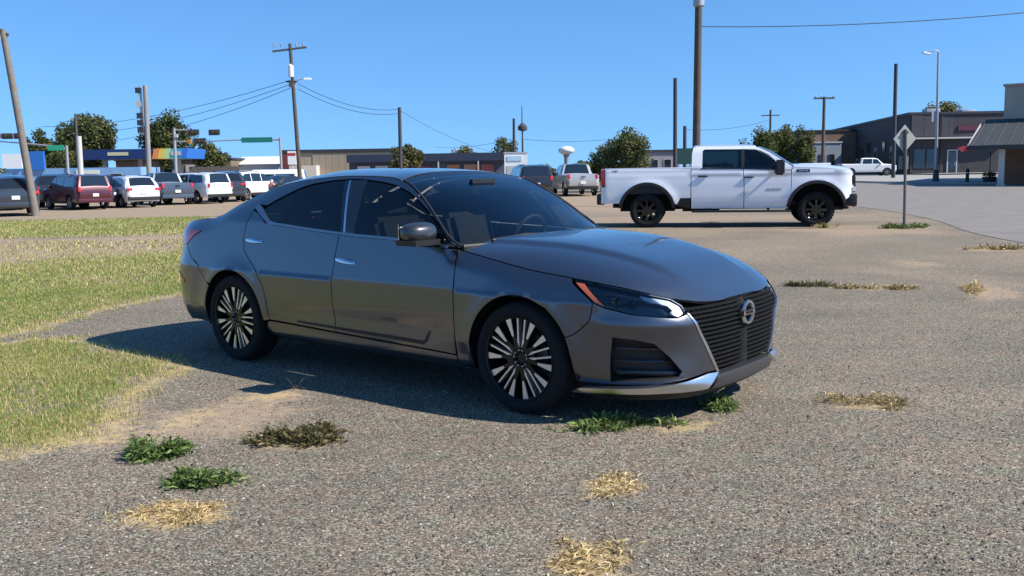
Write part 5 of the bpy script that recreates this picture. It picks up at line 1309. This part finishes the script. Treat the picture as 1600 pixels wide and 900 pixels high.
wallbox('wall', [(0, 0), (4.6, 0), (4.6, 8), (0, 8)], -.4, 3.6, pm('mauve_render', (.30, .27, .28), .8, var=.1, scale=.8), MBd); wallbox('roof_edge', [(-.2, -.2), (4.8, -.2), (4.8, 8.2), (-.2, 8.2)], 3.6, 3.85, M_dktrim, MBd)
for x in (1.2, 3.0): window(MBd, x, -.05, 1.9, 1.0, 1.3)
GS = empty('green_sign_board', (13.2, 72, .0), 0, 'dark green board behind the white pickup\'s cab', 'sign')
box('panel', (0, 0, 2.42), (1.35, .12, 1.2), pm('dark_green', (.012, .055, .045), .5), GS); MB().tube([(-.5, .1, 0), (-.5, .1, 2.0)], .05, 8).tube([(.5, .1, 0), (.5, .1, 2.0)], .05, 8).build('legs', M_paletrim, GS)

# filling station on the left
FS = empty('filling_station_canopy', (-53.9, 120, 0), 0, 'blue filling station canopy with a rainbow-coloured end, far left', 'canopy')
M_navy = pm('navy_blue', (.012, .03, .11), .45)
box('fascia', (4.4, 3, 4.45), (8.9, 7, 1.25), M_navy, FS)
for i, c_ in enumerate(((.70, .25, .06), (.75, .50, .08), (.45, .60, .25), (.05, .42, .42), (.03, .30, .55), (.03, .16, .55))):
    mb = MB(); x0 = 8.85+i*.72; mb.add([(x0, -.5, 3.82), (x0+.72, -.5, 3.82), (x0+.72+.3, -.5, 5.08), (x0+.3, -.5, 5.08), (x0, 6.5, 3.82), (x0+.72, 6.5, 3.82), (x0+1.02, 6.5, 5.08), (x0+.3, 6.5, 5.08)], [(0, 1, 2, 3), (5, 4, 7, 6), (3, 2, 6, 7), (1, 0, 4, 5), (0, 3, 7, 4), (2, 1, 5, 6)])
    mb.build('colour_panel', pm('rainbow_%d' % i, c_, .5), FS)
box('lettering_strip', (4.6, -.53, 4.5), (2.6, .04, .42), pm('pale_yellow_strip', (.55, .50, .30), .5), FS); box('logo_panel', (11.9, -.54, 4.45), (1.3, .04, .5), M_paletrim, FS)
for x in (1.5, 6.0, 11.0): box('pillar', (x, 3, 1.92), (.45, .45, 3.84), M_paletrim, FS)
for x in (3.7, 8.7): box('fuel_pump', (x, 3, .95), (.8, .6, 1.9), pm('pump_white', (.6, .62, .65), .4), FS, bev=.05)
ST = empty('station_store', (-57.5, 108, 0), 0, 'low blue and white store front at the far left edge', 'building')
wallbox('wall', [(0, 0), (15.4, 0), (15.4, 6), (0, 6)], -.1, 2.7, pm('sky_blue_panel', (.18, .34, .55), .6, var=.1, scale=1), ST)
box('white_sign', (1.0, -.1, 3.6), (2.2, .3, 1.6), pm('store_white', (.75, .76, .76), .5), ST); box('blue_tower', (3.6, -.05, 3.6), (2.0, .4, 2.1), pm('bright_blue', (.02, .14, .45), .45), ST)
box('white_stripe', (9.4, -.06, 2.2), (2.6, .1, .5), pm('cream_stripe', (.65, .66, .58), .5), ST)
for x in (5.5, 7.5, 12.6): window(ST, x, -.08, 1.3, 1.4, 1.4)
BR = empty('brick_shop', (-56.5, 136, 0), 0, 'brown brick shop behind the blue filling station canopy', 'building')
wallbox('wall', [(0, 0), (16.5, 0), (16.5, 10), (0, 10)], -.1, 3.9, pm('olive_brown_brick', (.17, .13, .085), .9, var=.25, scale=1.5), BR); wallbox('roof_edge', [(-.2, -.2), (16.7, -.2), (16.7, 10.2), (-.2, 10.2)], 3.9, 4.15, M_dktrim, BR)
box('pale_door', (11.3, -.05, 1.6), (2.6, .1, 3.2), M_paletrim, BR)
for x in (2.5, 5.0, 7.5): window(BR, x, -.06, 2.0, 1.3, 1.5)
FN = empty('board_fence', (-42.3, 125, 0), 0, 'tall grey board fence between the trees and the white shed', 'fence')
src = MB().box((0, 0, 1.4), (.36, .06, 2.8)).build('board', pm('weathered_boards', (.12, .105, .10), .9, var=.2, scale=2), FN); src.location = (.2, 0, 0)
for i in range(1, 17): inst(src, 'board', FN, (.2+.39*i, 0, .05*math.sin(i*2.3)))
MB().box((3.3, .06, .8), (6.6, .05, .12)).box((3.3, .06, 2.2), (6.6, .05, .12)).build('rails', M_dktrim, FN)
WS = empty('white_shed', (-40.3, 140, 0), 0, 'long pale shed with a shallow white roof beyond the parked row', 'building')
wallbox('wall', [(0, 0), (6.5, 0), (6.5, 8), (0, 8)], -.1, 3.2, pm('pale_grey_metal', (.50, .51, .52), .6, var=.08, scale=1), WS)
mb = MB(); mb.add([(-.3, -.3, 3.2), (6.8, -.3, 3.2), (6.8, 8.3, 3.2), (-.3, 8.3, 3.2), (-.3, 4, 4.4), (6.8, 4, 4.4)], [(0, 1, 5, 4), (2, 3, 4, 5), (1, 2, 5), (3, 0, 4), (3, 2, 1, 0)]); mb.build('roof', pm('white_metal_roof', (.62, .63, .64), .5), WS)
for x in (1.5, 4.2): window(WS, x, -.05, 1.7, 1.0, 1.0)
# water tower on the horizon
WT = empty('water_tower', (25.0, 420, -2.0), 0, 'distant white water tower on a single stem at the horizon', 'water tower')
MB().lathe([(12.6+1.9*math.sin(a), 3.6*math.cos(a)) for a in np.linspace(-math.pi/2, math.pi/2, 14)], 28, 'Z').build('tank', pm('tower_white', (.62, .64, .62), .5), WT, 60)
MB().lathe([(0, 1.7), (2, 1.1), (9, 1.0), (11.2, 1.5)], 18, 'Z').build('stem', pm('tower_grey', (.20, .22, .24), .6), WT, 40)

# ------------------------------------------------------------------ poles, lamps, signals, signs, wires
M_wood = pm('weathered_pole_wood', (.085, .068, .054), .9, var=.25, scale=4, bump=.2, bscale=20)
M_steel = pm('galvanised_steel', (.36, .37, .38), .5, .5, var=.08, scale=5)
M_wire = pm('black_cable', (.015, .015, .016), .6)
M_pale = pm('sunbleached_wood', (.17, .15, .125), .9, var=.2, scale=4, bump=.2, bscale=20)
def pole(name, x, y, top, z1, r0, r1, label, mat=M_wood, cat='pole', group=None, base=None):
    z0 = float(zg(x, y)) if base is None else base
    p = empty(name, (x, y, z0), 0, label, cat, group)
    MB().tube([(0, 0, -.3), ((top[0]-x)*.5, (top[1]-y)*.5, (z1-z0)*.5), (top[0]-x, top[1]-y, z1-z0)], [r0, (r0+r1)/2, r1], 12).build('shaft', mat, p, 40)
    return p
p = pole('utility_pole', -18.87, 37.5, (-19.62, 37.5), 7.25, .155, .115, 'leaning weathered wooden pole beside the maroon car', M_pale)
MB().box((-.78, 0, 7.05), (.5, .10, .10)).box((-.95, 0, 7.2), (.07, .07, .2)).build('bracket', M_wood, p); MB().lathe([(0, .05), (.12, .09), (.28, .09), (.34, .04)], 12, 'Z', (-.90, -.12, 6.75)).build('insulator', M_paletrim, p, 40)
p = pole('utility_pole', 7.25, 37, (7.33, 37), 9.9, .165, .13, 'thick tall wooden pole rising behind the white pickup\'s cab', M_wood)
MB().lathe([(7.55, .0), (7.56, .22), (8.4, .22), (8.45, .0)], 14, 'Z', (.0, -.36, 0)).build('transformer', M_steel, p, 40); MB().box((0, 0, 9.3), (2.2, .10, .12)).build('crossarm', M_wood, p)
p = pole('utility_pole', -15.5, 70, (-15.85, 70), 10.95, .17, .12, 'wooden power pole with crossarm, white transformer and lamp above the sedan\'s rear', M_wood)
MB().box((-.4, 0, 10.55), (2.5, .11, .13), rot=Matrix.Rotation(R_(-6), 3, 'Y')).build('crossarm', M_wood, p)
for dx in (-1.35, -.85, .25, .75): MB().lathe([(0, .03), (.08, .07), (.16, .05), (.24, .07), (.3, .02)], 10, 'Z', (dx-.15, 0, 10.72)).build('insulator', M_steel, p, 40)
MB().lathe([(8.55, 0), (8.56, .2), (9.35, .2), (9.42, .08), (9.5, 0)], 14, 'Z', (-.30, -.30, 0)).build('transformer', pm('transformer_white', (.70, .71, .70), .5), p, 40)
MB().box((-.35, -.05, 8.25), (.75, .12, .12)).box((-.35, -.2, 8.0), (.3, .2, .3)).build('fuse_box', M_wood, p)
lm = MB().tube([(-.25, 0, 8.0), (.2, -.1, 8.35), (.62, -.15, 8.42)], .035, 6).build('lamp_arm', M_steel, p); MB().box((.85, -.15, 8.42), (.55, .28, .14), taper=.8).build('lamp_head', pm('lamp_white', (.75, .75, .72), .4), lm)
pole('utility_pole', -10.4, 90, (-10.33, 90), 7.65, .19, .16, 'short dark bare pole behind the round shrub above the sedan\'s roof', pm('dark_pole', (.045, .045, .05), .8))
pole('utility_pole', .53, 130, (.62, 130), 8.7, .22, .17, 'thin dark pole directly behind the white kiosk', MATS['dark_pole'])
tw = pole('radio_mast', 2.75, 200, (2.65, 200), 15.2, .30, .07, 'thin radio mast with a round platform right of the white kiosk', MATS['dark_pole'], 'mast')
MB().lathe([(9.9, .2), (10.2, 1.0), (10.9, 1.0), (11.6, .3)], 14, 'Z').build('platform', MATS['dark_pole'], tw, 40)
pole('utility_pole', 10.8, 62, (10.78, 62), 7.3, .14, .125, 'slim dark pole left of the thick pole by the white pickup', MATS['dark_pole'])
pole('utility_pole', 20.28, 110, (20.26, 110), 6.4, .24, .2, 'short far pole between the slim and the thick pole', MATS['dark_pole'])
p = pole('utility_pole', 35.6, 130, (35.62, 130), 9.3, .2, .14, 'far pole with a short crossarm above the right-hand trees', M_wood); MB().box((0, 0, 8.1), (2.5, .1, .14)).build('crossarm', M_wood, p)
p = pole('utility_pole', 30.35, 92, (30.36, 92), 8.15, .18, .14, 'T-shaped power pole rising beside the pale building', M_wood); MB().box((0, 0, 7.62), (2.0, .12, .16)).build('crossarm', M_wood, p)
for dx in (-.85, -.3, .85): MB().lathe([(0, .03), (.08, .07), (.2, .05), (.26, .02)], 8, 'Z', (dx, 0, 7.7)).build('insulator', M_steel, p, 40)
pole('utility_pole', 33.2, 82, (33.12, 82), 10.1, .17, .15, 'tall dark bare pole left of the street lamp', MATS['dark_pole'])
p = pole('street_lamp', 30.6, 68, (30.44, 68), 9.35, .12, .07, 'tall street lamp with a curved arm in front of the dark building', M_steel, 'street lamp')
a_ = MB().tube([(-.16, 0, 9.2), (-.22, 0, 9.34), (-.5, 0, 9.36), (-.85, 0, 9.25)], .04, 8).build('arm', M_steel, p, 40); MB().box((-1.0, 0, 9.18), (.62, .26, .12), rot=Matrix.Rotation(R_(14), 3, 'Y'), taper=.75).build('lamp_head', M_steel, a_)
MB().lathe([(0, .24), (.3, .22), (.9, .18), (1.0, .13)], 14, 'Z').build('base', pm('dark_base', (.06, .06, .06), .7), p, 40); box('banner', (-.28, 0, 4.75), (.36, .03, .75), pm('grey_banner', (.4, .42, .45), .7), p)
# diamond road sign, seen from behind
p = empty('road_sign', (9.04, 21.6, 0), R_(12), 'diamond road sign seen from its grey back, on a thin post near the road', 'sign')
MB().tube([(0, 0, -.2), (-.03, 0, 1.5), (-.05, 0, 2.25)], .032, 8).build('post', pm('dark_post', (.10, .10, .095), .6), p, 40)
b = MB().prism([(-.33, 2.04), (-.05, 1.72), (.25, 2.04), (-.05, 2.36)], .035, .047).build('diamond_plate', pm('sign_back', (.33, .33, .29), .55, .3, var=.15, scale=6), p)
MB().box((-.05, -.02, 2.18), (.10, .03, .05)).build('bracket', M_black, b); MB().box((-.045, .045, 1.50), (.24, .01, .30)).build('small_plate', pm('sign_back_dark', (.12, .125, .13), .6), p)
# pylon sign
p = pole('pylon_sign', -28.6, 75, (-28.45, 75), 8.6, .20, .18, 'tall pale pylon sign with small dark letter panels above the parked row', pm('pylon_pale', (.24, .235, .22), .8, var=.1, scale=2), 'sign')
for z in (8.25, 7.2, 6.3, 5.75, 5.2): box('letter_panel', (-.42, -.05, z), (.42, .12, .42), M_paletrim if z in (7.2,) else pm('letter_dark', (.03, .03, .035), .6), p)
box('side_fin', (-.28, 0, 6.7), (.25, .08, 3.8), M_paletrim, p)
pole('white_post', -28.1, 62, (-28.05, 62), 4.2, .17, .17, 'stout white post behind the charcoal car', pm('white_post', (.45, .45, .42), .7), 'post')
pole('utility_pole', -54.7, 120, (-54.5, 120), 9.6, .2, .14, 'far wooden pole against the left-hand tree', M_wood)
# traffic signals on mast arms
def signal(parent, x, y, z, rot=0):
    s_ = box('signal_head', (x, y, z), (1.05, .35, .42), M_black, parent, bev=.04)
    for i, c_ in enumerate(((.10, .012, .012), (.10, .06, .01), (.01, .06, .03))): MB().lathe([(-.21, .0), (-.21, .13), (-.17, .15)], 12, 'Y', (x-.32+.32*i, y, z)).build('lens', pm('signal_lens_%d' % i, c_, .3), s_)
    box('backplate', (x, y+.2, z), (1.3, .03, .66), pm('signal_back', (.10, .10, .10), .6), s_)
p = pole('signal_mast', -26.05, 108, (-26.05, 108), 5.75, .16, .14, 'traffic signal mast with a long green street sign right of the trees', M_steel, 'traffic signal')
MB().tube([(0, 0, 5.5), (-5, 0, 5.55), (-10, 0, 5.4)], [.10, .08, .06], 8).build('arm', M_steel, p); box('street_sign', (-2.6, -.12, 5.52), (3.5, .05, .58), pm('street_sign_green', (.01, .16, .13), .5), p)
signal(p, -7.45, -.1, 6.45); signal(p, -9.8, -.1, 6.5); signal(p, -9.1, -.1, 5.5)
p = pole('signal_mast', -39.5, 112, (-39.4, 112), 7.25, .2, .16, 'steel signal pole with two short arms in front of the second tree', M_steel, 'traffic signal')
MB().tube([(.1, 0, 7.0), (3.0, 0, 6.9)], .09, 8).tube([(.1, 0, 5.65), (1.8, 0, 5.6)], .08, 8).build('arm', M_steel, p); box('signal_box', (.35, -.2, 6.3), (.4, .3, .4), M_paletrim, p); box('amber_head', (1.9, -.15, 5.6), (.35, .3, .5), pm('signal_amber', (.45, .2, .03), .5), p)
p = pole('signal_mast', -50.4, 108, (-50.3, 108), 5.25, .17, .14, 'signal mast with a bright green street sign at far left', M_steel, 'traffic signal')
MB().tube([(0, 0, 5.0), (-4, 0, 5.5), (-8.5, 0, 5.9)], [.11, .09, .06], 8).build('arm', M_steel, p); box('street_sign', (-1.1, -.12, 5.0), (1.9, .05, .6), pm('street_sign_bright', (.02, .32, .18), .5), p)
signal(p, -5.2, -.1, 6.4); signal(p, -6.6, -.1, 6.4); signal(p, -8.0, -.1, 6.5)
# cables
def cable(a, b, sag, label, r=.022, n=18):
    pts = [tuple(np.array(a)*(1-t)+np.array(b)*t-np.array([0, 0, 4*sag*t*(1-t)])) for t in np.linspace(0, 1, n)]
    c = np.array(pts).mean(0); o = MB().tube([tuple(np.array(q)-np.array(a)) for q in pts], r, 5).build('cable', M_wire); o.location = a
    return tag(o, label, 'cable', 'overhead cables')
cable((7.4, 37, 6.85), (34, 36.5, 9.1), .75, 'cable running right from the thick pole across the sky', .016)
for i, (z0, z1, xx) in enumerate(((8.35, 7.3, -52), (8.05, 6.4, -50), (7.8, 5.4, -48))):
    cable((-15.95, 70, z0), (xx, 106, z1), .9, ['upper', 'middle', 'lowest'][i]+' of three cables sloping left from the power pole with the lamp', .022)
cable((-15.4, 70, 8.1), (-10.35, 90, 7.5), .7, 'upper cable from the power pole with the lamp to the short dark pole', .022)
cable((-15.4, 70, 7.7), (-10.35, 90, 7.1), .7, 'lower cable from the power pole with the lamp to the short dark pole', .022)
cable((-10.35, 90, 7.4), (.62, 130, 3.6), .8, 'thin cable falling right from the short dark pole', .018)
cable((2.65, 200, 8.3), (24, 200, 8.2), .6, 'level cable running right from the radio mast', .04)
cable((.62, 130, 6.0), (-16, 200, 7.0), .6, 'faint cable left of the radio mast', .03)
cable((20.26, 110, 6.0), (35.6, 130, 8.0), .5, 'far cable between the short far pole and the crossarm pole', .025)
# ------------------------------------------------------------------ trees and shrubs
M_leaf = attrmat('tree_leaves', .7, .3)
M_bark = pm('bark', (.10, .08, .06), .95, var=.3, scale=6)
def tree(name, X, Y, h, cr, cz0, pal, wts, label, leaves=2600, leaf=.22, nclump=34, trunk_r=.16, cat='tree', group=None, ry=None, base=None, lean=0.0):
    """tapered trunk, a few limbs and a crown of leaf clumps; cr crown radius, cz0 height where the crown starts"""
    z0 = float(zg(X, Y)) if base is None else base
    t = empty(name, (X, Y, z0), 0, label, cat, group); r = RNG; ry = ry or cr
    cc = np.array([lean, 0, (h+cz0)/2]); rz = (h-cz0)/2
    # clump centres on and inside an uneven ellipsoid
    v_ = r.normal(size=(nclump, 3)); v_ /= np.linalg.norm(v_, axis=1)[:, None]; rad = .45+.5*r.random(nclump)
    ctr = cc+v_*rad[:, None]*np.array([cr, ry, rz])*(.82+.3*r.random((nclump, 1)))
    mb = MB(); mb.tube([(0, 0, -.2), (lean*.3, 0, cz0*.6), (lean*.7, 0, cz0+(h-cz0)*.35), (lean, 0, cz0+(h-cz0)*.7)], [trunk_r, trunk_r*.8, trunk_r*.5, trunk_r*.15], 8)
    for k in range(min(9, nclump)):
        st = np.array([lean*.6, 0, cz0*.7+(h-cz0)*.35*r.random()]); e = ctr[k]; m_ = (st+e)/2+np.array([0, 0, .12*h*r.random()])
        mb.tube([tuple(st), tuple(m_), tuple(e)], [trunk_r*.4, trunk_r*.25, trunk_r*.07], 5)
    mb.build('trunk', M_bark, t, 40)
    leaves = int(leaves*2.2)
    idx = r.integers(0, nclump, leaves); cs_ = (.30+.18*r.random(nclump))[idx][:, None]*np.array([cr, ry, rz*1.0])
    d = r.normal(size=(leaves, 3)); d /= np.linalg.norm(d, axis=1)[:, None]; p = ctr[idx]+d*cs_*(r.random((leaves, 1))**.5)*.95
    a = r.normal(size=(leaves, 3)); a /= np.linalg.norm(a, axis=1)[:, None]; b = np.cross(a, r.normal(size=(leaves, 3))); b /= np.linalg.norm(b, axis=1)[:, None]
    s_ = leaf*(.6+.8*r.random((leaves, 1)))
    V = np.stack([p-a*s_*.5, p+b*s_*.28, p+a*s_*.5, p-b*s_*.28], 1); V[..., 2] = np.maximum(V[..., 2], .05)
    tone = (.8+.4*r.random(nclump))[idx][:, None]
    soup('crown', V, pick(pal, leaves, wts)*tone*(.8+.4*r.random((leaves, 1))), M_leaf, t)
    return t
TG = [(.040, .058, .018), (.070, .090, .026), (.11, .125, .036), (.16, .155, .052), (.23, .19, .08)]
tree('broadleaf_tree', -59.0, 132, 10.4, 3.9, 2.4, TG, [2, 4, 4, 2, .6], 'large rounded tree behind the filling station at left', 6500, .42, 46, .35)
tree('broadleaf_tree', -67.2, 136, 7.8, 2.6, 1.8, TG, [4, 4, 2, .6, .2], 'darker tree at the far left behind the signal mast', 4800, .42, 40, .3)
tree('broadleaf_tree', -57.0, 124, 5.2, 3.6, .8, TG, [2, 4, 3, 2, .6], 'low olive tree under the far left signal mast', 3600, .34, 34, .22)
tree('broadleaf_tree', -49.6, 138, 11.0, 3.6, 2.2, TG, [4, 4, 2, .6, .3], 'dark tree right of the pylon sign', 5600, .42, 42, .33)
tree('broadleaf_tree', -41.0, 131, 6.0, 2.7, 1.0, TG, [2, 4, 4, 2, .6], 'lower sloping tree right of the steel signal pole', 3600, .36, 34, .22)
tree('round_shrub', -10.4, 96, 4.25, 1.6, .9, TG+[(.22, .16, .09)], [2, 3, 3, 3, 2, 2], 'round spiky shrub around the short dark pole above the sedan\'s roof', 1900, .30, 26, .12, 'shrub')
tree('broadleaf_tree', -.3, 140, 6.8, 2.1, 2.6, TG, [.5, 2, 3, 3, 2], 'thin pale tree rising behind the white kiosk', 900, .32, 22, .16)
tree('broadleaf_tree', -6.5, 150, 6.0, 2.4, 3.0, TG, [1, 2, 2, 3, 2], 'sparse far tree above the shop row', 600, .34, 18, .16)
tree('large_shrub', 7.9, 64, 4.25, 1.75, .3, TG, [1.5, 3, 4, 3, 1.2], 'dense olive green bush behind the white pickup\'s bed', 4600, .17, 44, .12, 'shrub')
tree('large_shrub', 6.35, 66, 3.1, 1.0, .2, TG, [4, 4, 2, .6, .2], 'darker small bush left of the olive green bush', 1600, .17, 24, .08, 'shrub')
tree('low_shrub', 2.35, 60, 1.75, .75, .15, TG+[(.25, .16, .07)], [1, 2, 2, 2, 2, 3], 'brown and tan scrubby bush left of the silver pickup', 1100, .13, 20, .05, 'shrub')
tree('broadleaf_tree', 29.6, 112, 4.9, 2.1, .6, TG, [3, 4, 3, 1, .3], 'low dark tree at the left of the right-hand group', 2200, .28, 28, .16)
tree('broadleaf_tree', 32.6, 116, 6.3, 2.6, .8, TG, [1, 3, 4, 3, 1.4], 'tallest yellowish tree left of the pale building', 3000, .30, 32, .2)
tree('broadleaf_tree', 35.3, 114, 5.6, 1.7, .8, TG, [2, 4, 3, 2, 1], 'narrow tree touching the pale building', 1700, .28, 24, .16)
tree('broadleaf_tree', 54.5, 120, 9.0, 3.0, 4.5, TG, [.3, 1, 3, 5, 2], 'tree top showing above the dark building\'s roof', 2600, .34, 30, .2)
# far tree line closing the horizon
r = RNG; k = 30000; th = np.concatenate([r.random(k//2)*.62+1.27, r.random(k//2)*1.5+.82]); rr = 330+r.random(k)*60
X_, Y_ = rr*np.cos(th), rr*np.sin(th); env = 3.4+1.4*np.sin(th*40)+1.0*np.sin(th*97+1)+.7*np.sin(th*211)
p = np.stack([X_, Y_, -1.0+(env+1.2)*r.random(k)**.8], 1); a = r.normal(size=(k, 3)); a /= np.linalg.norm(a, axis=1)[:, None]; b = np.cross(a, r.normal(size=(k, 3))); b /= np.linalg.norm(b, axis=1)[:, None]
s_ = (.9+.9*r.random((k, 1))); soup_ = soup('far_tree_line', np.stack([p-a*s_*.6, p+b*s_*.35, p+a*s_*.6, p-b*s_*.35], 1), pick(TG, k, [3, 4, 3, 2, .6]), M_leaf)
tag(soup_, 'hazy dark tree line along the horizon behind the buildings', 'trees', kind='stuff')
